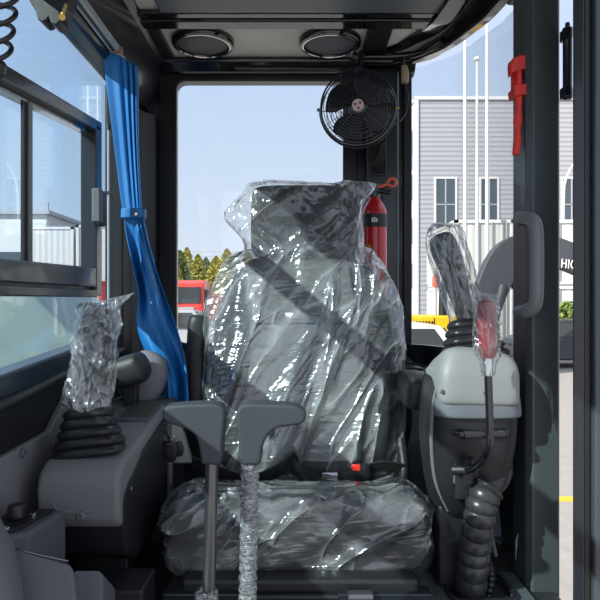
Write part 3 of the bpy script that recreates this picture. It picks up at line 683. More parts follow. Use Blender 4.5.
# backrest loft upward; half-depth hv along Y
BK = [(.005, 1.455, .185, .150, .030, 3, 0), (.005, 1.455, .195, .190, .050, 3, 0), (.005, 1.46, .24, .218, .060, 3.2, 0), (.008, 1.475, .34, .226, .060, 3.4, 0), (.010, 1.495, .46, .228, .055, 3.4, 0),
      (.010, 1.515, .56, .218, .050, 3.2, 0), (.010, 1.53, .64, .190, .046, 3, 0), (.008, 1.545, .69, .155, .040, 3, 0), (.006, 1.55, .715, .11, .025, 2.5, 0)]
obj('backrest', loft(B(), BK, 64, 8), M['seatblk'], st)
def fy(z):      # front face of the backrest near the middle
    q = cr([(s[2], s[1]-s[4]) for s in BK], 8)
    return min(q, key=lambda s: abs(s[0]-z))[1]
for (z0, z1, hw) in ((.225, .538, .135), (.544, .70, .125)):
    bm = B(); S = []
    for j in range(9):
        z = z0+(z1-z0)*j/8; e_ = 0.6+0.4*min(1, 4*min(j, 8-j)/8*2); S.append((.008, fy(z)+.001, z, hw*(1 if z < .6 else 1-(z-.6)*1.2), .012*e_, 5, 0))
    obj('back_panel', loft(bm, S, 40, 3), M['seatgry'], st)
for s in (-1, 1):
    bm = B(); S = [(.01+s*.165, fy(z)+.006, z, .040, .020, 2.6, 0) for z in (.22, .3, .4, .5, .58)]; S = [(*S[0][:3], .02, .008, 2, 0)]+S[1:-1]+[(S[-1][0]-s*.02, *S[-1][1:3], .018, .008, 2, 0)]
    obj('side_bolster', loft(bm, S, 24, 6), M['seatblk'], st)
# headrest
HR = [(.012, 1.55, .708, .10, .025, 3, 0), (.012, 1.55, .714, .128, .042, 4, 0), (.012, 1.55, .74, .137, .050, 4.5, 0), (.012, 1.55, .82, .137, .050, 4.5, 0), (.012, 1.55, .87, .135, .046, 4, 0), (.012, 1.55, .888, .122, .034, 3.5, 0), (.012, 1.55, .893, .09, .02, 3, 0)]
obj('headrest', loft(B(), HR, 48, 6), M['seatblk'], st)
for s in (-1, 1): obj('headrest_post', tube(B(), [(.012+s*.05, 1.555, .66), (.012+s*.05, 1.555, .74)], .006, 12), M['chrome'], st)
# raised arm on the left side of the seat, folded up
bm = loft(B(), [(-.262, 1.52, .28, .016, .022, 3, 0), (-.262, 1.52, .30, .024, .03, 3, 0), (-.262, 1.53, .45, .026, .034, 3, 0), (-.258, 1.53, .545, .025, .032, 2.6, 0), (-.256, 1.53, .562, .014, .02, 2.4, 0)], 28, 6); obj('folded_armrest', bm, M['arm'], st)
obj('armrest_pivot', tube(B(), [(-.262, 1.52, .30), (-.225, 1.50, .25)], .014, 12), M['black'], st)
# right armrest
a = at(419, 393, 1.30)
ar = loft(B(), [(a.x, 1.29, a.z, .016, .022, 2.6, 0), (a.x, 1.30, a.z, .026, .036, 3, -.1), (a.x, 1.33, a.z+.002, .029, .042, 3.2, -.1), (a.x, 1.42, a.z-.0, .032, .036, 3.2, 0), (a.x+.005, 1.56, a.z-.01, .028, .03, 3, 0), (a.x+.005, 1.57, a.z-.01, .018, .02, 2.6, 0)], 32, 6)
obj('armrest', ar, M['arm'], st)
obj('armrest_bracket', tube(B(), [(a.x+.005, 1.50, a.z-.02), (a.x+.0, 1.48, .28), (a.x-.03, 1.46, .20)], .017, 14, 4), M['frame'], st)
obj('recliner_cover', loft(B(), [(.232, 1.40, .12, .012, .03, 3, 0), (.240, 1.41, .20, .014, .045, 3, 0), (.240, 1.44, .27, .012, .03, 3, 0)], 24, 5), M['black'], st)
# belt
bl = thing('seat_belt', 'black lap belt with red-buttoned buckle lying across the rear of the cushion', 'seat belt', (0, 1.38, .19))
def strap(name, pts, wd, parent, th=.0015):
    q = cr([tuple(p) for p in pts], 8); bm = B(); rows = []
    for i, p in enumerate(q):
        p = V(p); t = (V(q[min(i+1, len(q)-1)])-V(q[max(i-1, 0)])).normalized(); s = V((0, -.55, .83)); s = (s-t*s.dot(t)).normalized()*wd/2; nn = t.cross(s).normalized()*th
        rows.append([bm.verts.new(p-s-nn), bm.verts.new(p+s-nn), bm.verts.new(p+s+nn), bm.verts.new(p-s+nn)])
    for a, b in zip(rows, rows[1:]):
        for j in range(4): bm.faces.new((a[j], a[(j+1) % 4], b[(j+1) % 4], b[j]))
    bm.faces.new(rows[0][::-1]); bm.faces.new(rows[-1]); return obj(name, bm, M['belt'], parent, flat_angle=60)
D = 1.365
strap('webbing', [at(192, 462, D+.01), at(218, 472, D), at(242, 480, D-.005), at(262, 478, D-.005), at(282, 468, D), at(297, 456, D+.01)], .040, bl)
strap('webbing', [at(290, 460, D), at(298, 471, D), at(312, 474, D), at(326, 474, D)], .038, bl)
strap('webbing', [at(370, 468, D), at(385, 466, D), at(402, 469, D+.01)], .032, bl)
a, b = at(322, 473, D-.01), at(338, 479, D-.01)
obj('latch_tongue', bx((a.x, D-.014, b.z-.003), (b.x, D-.008, a.z+.002)), M['chrome'], bl, smooth=False, bev=.002)
bk = loft(B(), [(at(338, 0, D).x, D-.01, at(0, 477, D).z, .004, .010, 3, .15), (at(342, 0, D).x, D-.01, at(0, 476, D).z, .012, .016, 4, .15), (at(360, 0, D).x, D-.01, at(0, 472, D).z, .014, .020, 4, .15), (at(368, 0, D).x, D-.008, at(0, 470, D).z, .012, .017, 4, .15), (at(372, 0, D).x, D-.006, at(0, 470, D).z, .006, .008, 3, .15)], 24, 4)
bko = obj('buckle', bk, M['black'], bl)
c = at(356, 468, D-.022); rb = bx((c.x-.010, c.y-.004, c.z-.006), (c.x+.010, c.y+.012, c.z+.006)); ro = obj('release_button', rb, M['red'], bko, smooth=False, bev=.002); ro['label'] = 'red release button'

# ================================================================= PLASTIC FILM
def folds(amp, f, sx_=1.0, sz=0.35, shear=0.35, seed=0):
    def d(p, nn, t, a):
        q = V(((p.x-shear*p.z)*sx_, p.y, (p.z+shear*.3*p.x)*sz))+V((seed, 0, 0))
        r = ridged(q, f, 3)
        return p+nn*(amp*r)
    return d
# backrest bag
bkf = [(.005, 1.455, .176, .17, .045, 3.4, 0), (.005, 1.455, .186, .212, .064, 3.4, 0), (.006, 1.46, .24, .232, .076, 3.6, 0), (.008, 1.475, .34, .240, .080, 3.6, 0), (.010, 1.495, .46, .242, .076, 3.6, 0),
       (.010, 1.515, .56, .246, .072, 3.4, 0), (.008, 1.53, .64, .226, .066, 3.0, 0), (.006, 1.545, .70, .190, .054, 2.6, 0), (.004, 1.55, .725, .165, .048, 2.6, 0), (.004, 1.55, .732, .12, .03, 2.6, 0)]
bm = loft(B(), bkf, 220, 16, disp=folds(.009, 8, 1.2, .28, .30, 3))
tag(obj('plastic_cover', bm, M['film']), 'clear crinkled plastic bag over the seat backrest', 'plastic cover')
# headrest bag with flared loose corners
def hdisp(p, nn, t, a):
    q = folds(.005, 13, .7, .7, .8, 9)(p, nn, t, a)
    dx = p.x-.012
    # corner flaring to the left, lower
    if dx < -.10: q += V((-.060*max(0, min(1, (-dx-.10)/.05))*math.exp(-((p.z-.825)/.045)**2), 0, -.005))
    if dx > .09: q += V((.04*min(1, (dx-.09)/.05)*math.exp(-((p.z-.89)/.03)**2), 0, .01*math.exp(-((p.z-.89)/.03)**2)))
    return q
HF = [(.012, 1.55, .698, .095, .03, 3, 0), (.012, 1.55, .706, .138, .055, 4, 0), (.010, 1.55, .74, .148, .062, 4, 0), (.010, 1.55, .80, .147, .062, 4, 0), (.012, 1.55, .85, .144, .058, 4, 0), (.014, 1.55, .888, .142, .05, 3.6, 0), (.015, 1.55, .899, .13, .036, 3, 0), (.015, 1.55, .901, .1, .015, 3, 0)]
bm = loft(B(), HF, 200, 14, disp=hdisp)
tag(obj('plastic_cover', bm, M['filmh']), 'clear plastic bag with loose corners over the headrest', 'plastic cover')
def cdisp(p, nn, t, a):
    q = V((p.x*.9+p.z*.9, p.y*.5, (p.z-p.x*.45)*1.2)); return p+nn*(.008+.010*ridged(q, 12, 3))
bm = cushion(B(), .002, cdisp, 220, 22)
M['filmc'] = film('cushion_film', la=(9, 8, 2.6), ra=-1.0, lb=(13, 9, 3), rb=-0.6, rough=0.16, haze=0.04, crease=0.28, det=1.6, strength=1.0, base=0.09)
tag(obj('plastic_cover', bm, M['filmc']), 'clear crinkled plastic bag over the seat cushion', 'plastic cover')

# ================================================================= LEFT CONSOLE
lc = thing('left_console', 'grey and black control console with joystick on the left of the seat', 'console', (-.375, 1.2, .03))
cv = B(); prism(cv, [(1.035, .206), (1.018, .222), (1.012, .28), (1.022, .305), (1.045, .318), (1.385, .362), (1.385, .335), (1.16, .300), (1.10, .25), (1.075, .206)], 'x', -.447, -.306)
obj('top_cover', cv, M['grey'], lc, bev=.014, seg=4)
bd = B(); prism(bd, [(1.03, .222), (1.06, .150), (1.12, .115), (1.36, .115), (1.385, .15), (1.385, .345), (1.14, .305), (1.06, .28), (1.03, .26)], 'x', -.440, -.3035); obj('body', bd, M['black'], lc, smooth=False, bev=.012)
obj('pedestal', bx((-.42, 1.12, .03), (-.33, 1.34, .12)), M['black'], lc, smooth=False, bev=.006)
# moulded recess on front
bm = tube(B(), [(-.428, 1.0165, .285), (-.420, 1.0175, .256), (-.408, 1.0185, .243), (-.39, 1.0190, .240), (-.365, 1.0190, .240), (-.345, 1.0185, .243), (-.333, 1.0175, .256)], [.001, .0035, .004, .004, .004, .003, .001], 12, 5); obj('front_crease', bm, M['grey'], lc)
screw(at(81, 516, 1.014), (0, -1, 0), .0085, M['band'], lc)
screw(V((-.3035, 1.075, .262)), (1, 0, 0), .005, M['steel'], lc)
# bottom pins
for px in (108, 117, 125): 
    p = at(px, 562, 1.14); obj('bolt', tube(B(), [p+V((0, 0, .012)), p-V((0, 0, .012))], .006, 10), M['steel'], lc)
# display
dz = math.atan(.030/.34)
p = V((-.362, 1.30, .3615)); bm = bx((-.385, 1.255, 0), (-.318, 1.36, .005)); 
for v in bm.verts: v.co.z += .3185+(v.co.y-1.045)*.1294
obj('display', bm, M['greyd'], lc, smooth=False, bev=.002)
for k_ in range(2):
    bm = bx((-.380+.031*k_, 1.268, 0), (-.354+.031*k_, 1.35, .0065))
    for v in bm.verts: v.co.z += .3185+(v.co.y-1.045)*.1294
    obj('screen', bm, mat('screen_grey', (.07, .085, .07), .35), lc, smooth=False)
# boot
def boot(parent, x, y, z0, x1, y1, z1, w0, w1, n, m, exy=1.0):
    bm = B(); S = []
    for i in range(n*8+1):
        t = i/(n*8); ph = (t*n) % 1
        r = (w0*(1-t)+w1*t)*(0.92+0.12*abs(math.sin(PI*ph))**0.7)
        S.append((x+(x1-x)*t, y+(y1-y)*t, z0+(z1-z0)*t, r, r*exy, 5.5-1.5*t, 0))
    loft(bm, S, 48); return obj('boot', bm, m, parent)
boot(lc, -.384, 1.105, .312, -.394, 1.12, .398, .062, .038, 5, M['rubber'], .85)
js = loft(B(), [(-.385, 1.13, .415, .017, .017, 2.2, 0), (-.385, 1.13, .45, .020, .020, 2.2, 0), (-.383, 1.125, .50, .024, .024, 2.4, 0), (-.378, 1.12, .54, .027, .028, 2.6, 0), (-.374, 1.118, .566, .030, .03, 2.8, .1), (-.372, 1.118, .582, .022, .022, 2.6, .1), (-.371, 1.118, .586, .01, .01, 2.4, .1)], 28, 6)
jo = obj('joystick', js, M['black'], lc)
obj('joystick_button', lathe(B(), [(.008, 0), (.008, .004), (.003, .005)], (-.38, 1.094, .555), (0, -1, 0), 16), M['greyd'], jo)
def jd(p, nn, t, a):
    q = folds(.006, 22, 1, .5, .4, 20)(p, nn, t, a); q += V((.035*max(0, (t-.88)/.12)*max(0, math.cos(a)), 0, .02*max(0, (t-.88)/.12)*math.cos(a)))
    return q
sl_ = [(-.395, 1.12, .395, .026, .026, 2.4, 0), (-.398, 1.12, .405, .038, .036, 2.4, 0), (-.396, 1.12, .43, .043, .036, 2.3, 0), (-.388, 1.12, .47, .037, .034, 2.3, 0), (-.382, 1.12, .52, .036, .034, 2.4, 0), (-.376, 1.118, .56, .036, .036, 2.6, 0), (-.372, 1.118, .588, .032, .028, 2.6, .3), (-.370, 1.118, .598, .02, .01, 2.6, .3)]
tag(obj('plastic_cover', loft(B(), sl_, 120, 14, disp=jd), M['film2']), 'crinkled clear plastic bag over the left joystick grip', 'plastic cover')

# armrest on the left side
la = thing('console_armrest', 'black padded armrest on a grey stand behind the left joystick', 'armrest', (-.40, 1.42, .369))
Sx = [(at(60, 0, 1.36).x, 1.36, at(0, 376, 1.36).z, .020, .016, 3, 0), (at(64, 0, 1.36).x, 1.36, at(0, 376, 1.36).z, .030, .022, 3.4, 0), (at(100, 0, 1.36).x, 1.36, at(0, 376, 1.36).z, .034, .027, 3.4, 0), (at(128, 0, 1.36).x, 1.36, at(0, 371, 1.36).z, .042, .036, 3, 0), (at(142, 0, 1.36).x, 1.36, at(0, 367, 1.36).z, .042, .034, 3, 0), (at(148, 0, 1.36).x, 1.36, at(0, 366, 1.36).z, .024, .018, 2.6, 0)]
obj('pad', loft(B(), Sx, 32, 6), M['arm'], la)
sh = loft(B(), [(-.400, 1.44, .362, .04, .03, 2.4, 0), (-.385, 1.44, .39, .052, .034, 2.6, 0), (-.365, 1.44, .43, .05, .034, 2.6, 0), (-.35, 1.44, .465, .032, .022, 2.4, 0), (-.346, 1.44, .473, .01, .01, 2.4, 0)], 28, 6); obj('stand_shell', sh, M['grey'], la)
obj('post', bx((-.40, 1.355, .362), (-.37, 1.385, .42)), M['black'], la, smooth=False, bev=.003)
obj('stand_foot', bx((-.45, 1.392, .03), (-.30, 1.50, .364)), M['greyd'], la, smooth=False, bev=.01)

# ignition panel and keys
ip = thing('ignition_panel', 'pale grey sloping panel between the left console and the seat', 'panel', (-.30, 1.42, .03))
bm = B(); vs = [(-.345, 1.42, .325), (-.285, 1.40, .325), (-.255, 1.36, .235), (-.31, 1.33, .20)]
a1, a2, a3, a4 = at(157, 420, 1.40), at(180, 420, 1.41), at(192, 463, 1.40), at(168, 463, 1.38)
F = [bm.verts.new(v) for v in (a1, a2, a3, a4)]; Bk = [bm.verts.new(v+V((0, .03, -.01))) for v in (a1, a2, a3, a4)]
bm.faces.new(F); bm.faces.new(Bk[::-1])
for i in range(4): bm.faces.new((F[i], F[(i+1) % 4], Bk[(i+1) % 4], Bk[i]))
obj('panel', bm, M['pale'], ip, smooth=False, bev=.003)
obj('panel_base', bx((-.335, 1.42, .03), (-.275, 1.48, .30)), M['black'], ip, smooth=False)
c = at(168, 448, 1.375); obj('key_switch', lathe(B(), [(.012, 0), (.012, .012), (.008, .014)], c+V((0, .012, 0)), (0, -1, 0.1), 20), M['black'], ip)
ks = thing('key_bunch', 'bunch of black-headed keys hanging from the ignition', 'keys', at(170, 484, 1.34))
obj('key', loft(B(), [(*at(172, 462, 1.345), .006, .003, 3, 0), (*at(171, 456, 1.345), .015, .005, 3, 0), (*at(170, 446, 1.345), .016, .005, 3, 0), (*at(169, 441, 1.345), .008, .004, 3, 0)], 20, 4), M['black'], ks)
obj('key', loft(B(), [(*at(180, 456, 1.350), .006, .003, 3, 0), (*at(179, 450, 1.350), .011, .005, 3, 0), (*at(177, 442, 1.350), .010, .004, 3, 0)], 20, 4), M['black'], ks)
q = bx(tuple(at(168.6, 484, 1.345)), tuple(at(172.4, 462, 1.347))); obj('key_blade', q, M['chrome'], ks, smooth=False, bev=.0006)
obj('key_ring', tube(B(), [at(170+5*math.cos(t), 439+5*math.sin(t), 1.34) for t in [2*PI*j/20 for j in range(21)]], .0013, 6), M['chrome'], ks)
obj('key_cord', tube(B(), [at(159, 428, 1.36), at(163, 430, 1.345), at(168, 436, 1.34), at(170, 441, 1.335), at(165, 442, 1.34), at(162, 440, 1.36)], .0025, 8, 5), M['rubber'], ks)

# small switch box and foreground panels
sb = thing('switch_box', 'grey box with black top plate and rotary knob at lower left', 'switch box', (-.44, .95, -.30))
bm = B(); prism(bm, [(-.478, .86), (-.405, .90), (-.388, 1.0), (-.478, 1.0)], 'z', -.30, .252); obj('box_body', bm, M['greyd'], sb, smooth=False, bev=.008)
bm = B(); prism(bm, [(-.472, .872), (-.425, .90), (-.405, .985), (-.472, .985)], 'z', .252, .257); tp = obj('top_plate', bm, M['black'], sb, smooth=False, bev=.001)
kb = lathe(B(), [(.010, 0), (.0135, .002), (.013, .018), (.011, .021), (0, .021)], (-.447, .945, .257), n=24); obj('knob', kb, M['rubber'], sb)
for px, y in ((-.425, .955), (-.44, .90)): obj('button', lathe(B(), [(.005, 0), (.005, .003), (.002, .004)], (px, y, .257), n=12), M['chrome'], sb)
fp = thing('front_side_panel', 'large grey moulded panel at the bottom left foreground', 'panel', (-.36, .76, -.30))
bm = B(); A = [at(-12, 545, .74), at(13, 549, .76), at(68, 562, .78), at(74, 568, .78), at(82, 640, .74), at(-12, 700, .72)]
F = [bm.verts.new(v) for v in A]; K = [bm.verts.new(v+V((-.02, .06, -.06))) for v in A]
bm.faces.new(F); bm.faces.new(K[::-1])
for i in range(6): bm.faces.new((F[i], F[(i+1) % 6], K[(i+1) % 6], K[i]))
obj('panel', bm, M['greyd'], fp, smooth=False, bev=.006)
obj('metal_edge', tube(B(), [at(13, 548, .765), at(40, 555, .77), at(68, 561, .785)], .0016, 8), M['steel'], fp)
bm = loft(B(), [(*at(-10, 508, .72), .005, .01, 2.5, 0), (*at(-10, 530, .72), .013, .02, 2.5, 0), (*at(-8, 560, .71), .024, .03, 2.5, 0), (*at(-8, 640, .70), .04, .03, 2.5, 0)], 24, 5); obj('upright', bm, M['greyd'], fp)
bm = B(); A = [at(72, 570, .86), at(100, 570, .87), at(103, 576, .87), at(103, 640, .85), at(72, 640, .84)]
F = [bm.verts.new(v) for v in A]; K = [bm.verts.new(v+V((0, .06, -.05))) for v in A]
bm.faces.new(F); bm.faces.new(K[::-1])
for i in range(5): bm.faces.new((F[i], F[(i+1) % 5], K[(i+1) % 5], K[i]))
obj('step_panel', bm, M['greyd'], fp, smooth=False, bev=.005)
obj('panel_foot', bx((-.38, .80, -.30), (-.28, .86, .1)), M['black'], fp, smooth=False)
fb_ = thing('floor_box', 'low black box on the floor between left console and seat', 'box', (-.32, 1.05, .03))
obj('box_body', bx((-.345, 1.00, .03), (-.262, 1.09, .115)), M['black'], fb_, smooth=False, bev=.006)
obj('pin', tube(B(), [(-.262, 1.03, .052), (-.15, 1.03, .052)], .005, 8), M['black'], fb_)

# ================================================================= TRAVEL LEVERS
def tlever(name, label, xs, wrap):
    # xs: pixel x of stem centre top and shaft, arm direction
    (sx0, sx1), (ax0, ax1), (bx0, bx1), d = xs
    t = thing(name, label, 'lever', at(bx1, 640, d+.02), 'pair of travel levers')
    sh = tube(B(), [at(bx0, 455, d), at((bx0+bx1)/2, 530, d+.005), at(bx1+(bx1-bx0)*.8, 700, d+.02)], .0092, 20); so_ = obj('shaft', sh, M['steel'], t)
    bm = B()
    up = [(sx0, 462), (sx1, 462)]
    if ax0 < 200: poly = [(203, 461), (201, 446), (197, 434), (188, 427), (172, 422), (165, 416), (165, 409), (171, 404), (195, 402), (218, 402), (226, 408), (226, 420), (224, 440), (222, 461), (212, 462)]
    else: poly = [(251, 462), (241, 461), (239.5, 440), (238, 420), (238, 409), (245, 402), (265, 402), (292, 403), (302, 407), (306, 413), (303, 421), (292, 424), (278, 426), (268, 434), (263, 446), (261, 461)]
    puff(bm, [(at(px, 0, d).x, at(0, py, d).z) for px, py in poly], 'y', d-.016, d+.016, .0045, 2)
    obj('handle', bm, M['lever'], t, flat_angle=80)
    return t, so_
t1, s1 = tlever('travel_lever', 'left travel lever, bare grey steel shaft with handle pointing left', ((203, 223), (165, 226), (212, 209), .85), False)
col = lathe(B(), [(.012, 0), (.0165, .002), (.017, .02), (.014, .024), (.010, .024)], at(206.5, 606, .862)-V((0, 0, .0)), n=24); tag(obj('plastic_wrap', col, M['filmw']), 'crumpled film collar around the bare lever shaft at the bottom', 'plastic wrap')
t2, s2 = tlever('travel_lever', 'right travel lever, film-wrapped shaft with handle pointing right', ((241, 261), (238, 306), (250, 248), .85), True)
p0, p1 = at(250, 463, .85), at(247, 640, .865)
rs = []; pts = []
for i in range(160):
    t = i/159; pts.append(p0.lerp(p1, t)); rs.append(.0125+.0012*noise.noise(V((0, 0, t*40)))+.0008*math.sin(t*110))
wr = B(); tube(wr, pts, rs, 28)
for v in wr.verts: v.co += (v.co-V((pts[0].x, .855, v.co.z))).normalized()*.0010*noise.noise(v.co*300)
tag(obj('plastic_wrap', wr, M['filmw']), 'tight spiral of clear film wound round the right travel lever shaft', 'plastic wrap')

# ================================================================= RIGHT CONSOLE
rc = thing('right_console', 'black control console with pale grey top on the right of the seat', 'console', (.33, 1.2, .03))
def lofz(secs, m, name, parent, n=48, k=6): return obj(name, loft(B(), secs, n, k), m, parent)
Dc = 1.14
def X(px, d): return (px-300)/600*d
lofz([(.336, 1.19, .412, .074, .075, 6, 0), (.336, 1.185, .416, .076, .080, 7, 0), (.336, 1.185, .45, .077, .080, 7, 0), (.338, 1.187, .464, .075, .077, 6.5, 0), (.341, 1.19, .480, .068, .070, 5.5, 0), (.341, 1.195, .487, .058, .060, 5, 0), (.341, 1.195, .488, .05, .05, 4, 0)], M['pale'], 'top_cover', rc)
lofz([(.338, 1.195, .380, .082, .084, 4.5, 0), (.338, 1.195, .385, .085, .087, 4.5, 0), (.338, 1.195, .415, .083, .085, 4.5, 0)], M['band'], 'collar', rc)
lofz([(.328, 1.22, .165, .045, .04, 3, 0), (.328, 1.22, .19, .062, .060, 3, 0), (.331, 1.215, .25, .078, .078, 3.2, 0), (.334, 1.21, .33, .088, .088, 3.4, 0), (.336, 1.21, .40, .086, .090, 3.6, 0), (.338, 1.215, .45, .078, .080, 3.6, 0), (.338, 1.215, .465, .06, .06, 3, 0)], M['black'], 'body', rc)
# shell edge on the left side of the body
obj('edge_trim', tube(B(), [(.287, 1.165, .19), (.262, 1.160, .25), (.252, 1.150, .33), (.254, 1.145, .40), (.264, 1.145, .445)], [.002, .0035, .004, .0035, .002], 10, 6), M['band'], rc)
obj('pedestal', bx((.27, 1.17, .03), (.36, 1.27, .20)), M['black'], rc, smooth=False, bev=.008)
bm = loft(B(), [(.285, 1.126, .352, .004, .004, 2.4, 0), (.300, 1.119, .350, .010, .009, 2.4, 0), (.320, 1.118, .350, .007, .008, 2.4, 0), (.338, 1.118, .350, .003, .006, 2.4, 0), (.356, 1.118, .351, .007, .008, 2.4, 0), (.380, 1.121, .352, .010, .009, 2.4, 0), (.393, 1.130, .353, .004, .004, 2.4, 0)], 20, 5); obj('grip_slot', bm, M['gloss'], rc)
obj('pocket', bx((X(455, 1.13), 1.128, .6-(500-300)/600*1.13), (X(478, 1.13), 1.150, .6-(452-300)/600*1.13)), M['rubber'], rc, smooth=False, bev=.003)
screw(at(444, 390, 1.13)-V((.008, .02, 0)), (0, -1, 0), .004, M['steel'], rc)
screw(V((X(487, 1.1), 1.103, at(0, 393, 1.1).z)), (0, -1, 0), .0055, M['steel'], rc)
boot(rc, .345, 1.190, .482, .334, 1.20, .562, .062, .034, 5, M['rubber'], .9)
jr = loft(B(), [(.333, 1.20, .56, .017, .017, 2.2, 0), (.322, 1.20, .60, .020, .021, 2.2, 0), (.305, 1.20, .66, .025, .026, 2.4, .2), (.290, 1.20, .70, .027, .028, 2.6, .2), (.282, 1.20, .725, .022, .024, 2.6, .2), (.279, 1.20, .733, .01, .01, 2.4, .2)], 28, 6)
obj('joystick', jr, M['black'], rc)
rsl = [(.335, 1.20, .56, .026, .026, 2.4, 0), (.331, 1.20, .575, .033, .030, 2.4, 0), (.318, 1.20, .62, .036, .034, 2.4, 0), (.302, 1.20, .67, .036, .036, 2.6, 0), (.290, 1.20, .71, .035, .036, 2.6, 0), (.288, 1.20, .74, .030, .026, 2.6, .5), (.292, 1.20, .753, .02, .008, 2.4, .8)]
tag(obj('plastic_cover', loft(B(), rsl, 120, 14, disp=folds(.005, 22, 1, .35, -.5, 33)), M['film2']), 'clear plastic bag over the right joystick grip', 'plastic cover')

# safety lever
sv = thing('safety_lever', 'red-gripped safety lever on a black bent rod before the right console', 'lever', (.30, 1.08, .30))
d = 1.03
obj('rod', tube(B(), [at(487, 350, d), at(489, 400, d), at(490, 438, d), at(488, 450, d+.01), at(482, 462, d+.03), at(472, 469, d+.06), at(458, 470, d+.085)], .0068, 14, 4), M['gloss'], sv)
obj('ferrule', tube(B(), [at(487.3, 352, d), at(487.6, 375, d)], .0095, 16), M['chrome'], sv)
gr = loft(B(), [(*at(487.5, 358, d), .011, .011, 2, 0), (*at(487.5, 350, d), .0165, .0165, 2.2, 0), (*at(487, 335, d), .0155, .0155, 2.2, 0), (*at(486.5, 318, d), .0165, .0165, 2.2, 0), (*at(486, 304, d), .0145, .0145, 2.2, 0), (*at(486, 300, d), .007, .007, 2, 0)], 24, 6); gro = obj('grip', gr, M['redgrip'], sv); gro['label'] = 'dark red hand grip'
obj('pivot_plate', bx(tuple(at(454, 484, 1.13)), tuple(at(459, 456, 1.14)+V((0, 0, 0)))), M['greyd'], sv, smooth=False, bev=.002)
obj('pivot_bolt', tube(B(), [at(453, 470, 1.115), at(470, 470, 1.10)], .009, 16), M['black'], sv)
obj('link', tube(B(), [at(468, 458, 1.10), at(468, 482, 1.11)], .010, 14), M['black'], sv)
gs = [(*at(488, 376, d), .010, .010, 2, 0), (*at(488, 362, d), .014, .014, 2, 0), (*at(487.5, 350, d), .021, .020, 2.2, 0), (*at(487, 325, d), .0205, .020, 2.2, 0), (*at(486, 303, d), .021, .019, 2.2, 0), (*at(486, 296, d), .019, .010, 2.2, 0), (*at(487, 293, d), .020, .003, 2.2, .2)]
M['film3'] = film('grip_film', la=(30, 30, 8), ra=0.1, lb=(40, 40, 12), rb=0.6, haze=0.03, crease=0.2, det=1.5, strength=0.5, base=0.07)
tag(obj('plastic_cover', loft(B(), gs, 90, 12, disp=folds(.003, 40, 1, .5, .2, 50)), M['film3']), 'clear plastic sleeve over the red safety lever grip', 'plastic cover')

# ribbed hose
hpth = cr([tuple(at(490, 487, 1.12)), tuple(at(483, 500, 1.11)), tuple(at(479, 520, 1.11)), tuple(at(475, 545, 1.12)), tuple(at(473, 568, 1.13)), tuple(at(470, 590, 1.15)-V((0, 0, .012)))], 40)
N = len(hpth); rr = [.0295*(0.86+0.14*abs(math.sin(PI*9.5*i/N))**0.7)*(0.75+0.25*min(1, i/12)) for i in range(N)]
tag(obj('ribbed_hose', tube(B(), hpth, rr, 32), M['hosem']), 'thick ribbed black hose rising from the floor at the right console', 'hose')
cp = thing('hose_bend', 'short ribbed black hose end bending behind the safety lever', 'hose', at(495, 490, 1.14))
obj('hose_end', tube(B(), [at(480, 488, 1.15), at(492, 486, 1.15), at(500, 478, 1.16), at(503, 466, 1.18), at(500, 455, 1.2)], .020, 20, 5), M['hosem'], cp)
n_ = 60; pth = cr([tuple(at(488, 600, 1.16)), tuple(at(491, 575, 1.16)), tuple(at(487, 556, 1.17)), tuple(at(484, 540, 1.19)), tuple(at(484, 520, 1.22))], 20)
tag(obj('thin_conduit', tube(B(), pth, [.0075+.0012*math.sin(i*1.6) for i in range(len(pth))], 12), M['rubber']), 'thin corrugated conduit standing right beside the thick hose', 'conduit')
cn = thing('wire_connector', 'pale wire connectors hanging behind the thick hose', 'connector', at(490, 555, 1.2))
for q0, q1 in (((486, 532), (490, 552)), ((491, 534), (496, 556)), ((453, 520), (457, 538))):
    obj('connector', tube(B(), [at(*q0, 1.2), at(*q1, 1.2)], .004, 8), M['band'], cn)
# floor rim around hose
fr_ = thing('floor_grommet_plate', 'slate floor plate with rounded hole around the ribbed hose', 'floor plate', (.35, 1.15, .03))
o1 = rrect(.20, .44, 1.02, 1.235, .01); i1 = rrect(.285, .405, 1.115, 1.225, .02)
bm = B(); framey(bm, o1, i1, 'z', .031, .040); obj('plate', bm, M['plate'], fr_, smooth=False, bev=.002)
bm = B(); framey(bm, rrect(.278, .412, 1.108, 1.232, .025), rrect(.288, .402, 1.118, 1.222, .02), 'z', .040, .046); obj('rim', bm, M['black'], fr_, bev=.002)
# rear ledge behind seat, right
bm = B(); prism(bm, [(1.70, .03), (1.70, .385), (1.72, .40), (1.86, .405), (1.88, .44), (1.884, .44), (1.884, .03)], 'x', -.44, .40); struct('trim_23', bm, M['slate'], smooth=False, bev=.006)
obj_ = loft(B(), [(.30, 1.715, .403, .012, .004, 3, 0), (.33, 1.715, .407, .016, .005, 3, 0), (.35, 1.715, .403, .010, .004, 3, 0)], 16, 3); tag(obj('ledge_latch', obj_, M['steel']), 'small metal latch on the ledge behind the right armrest', 'latch')

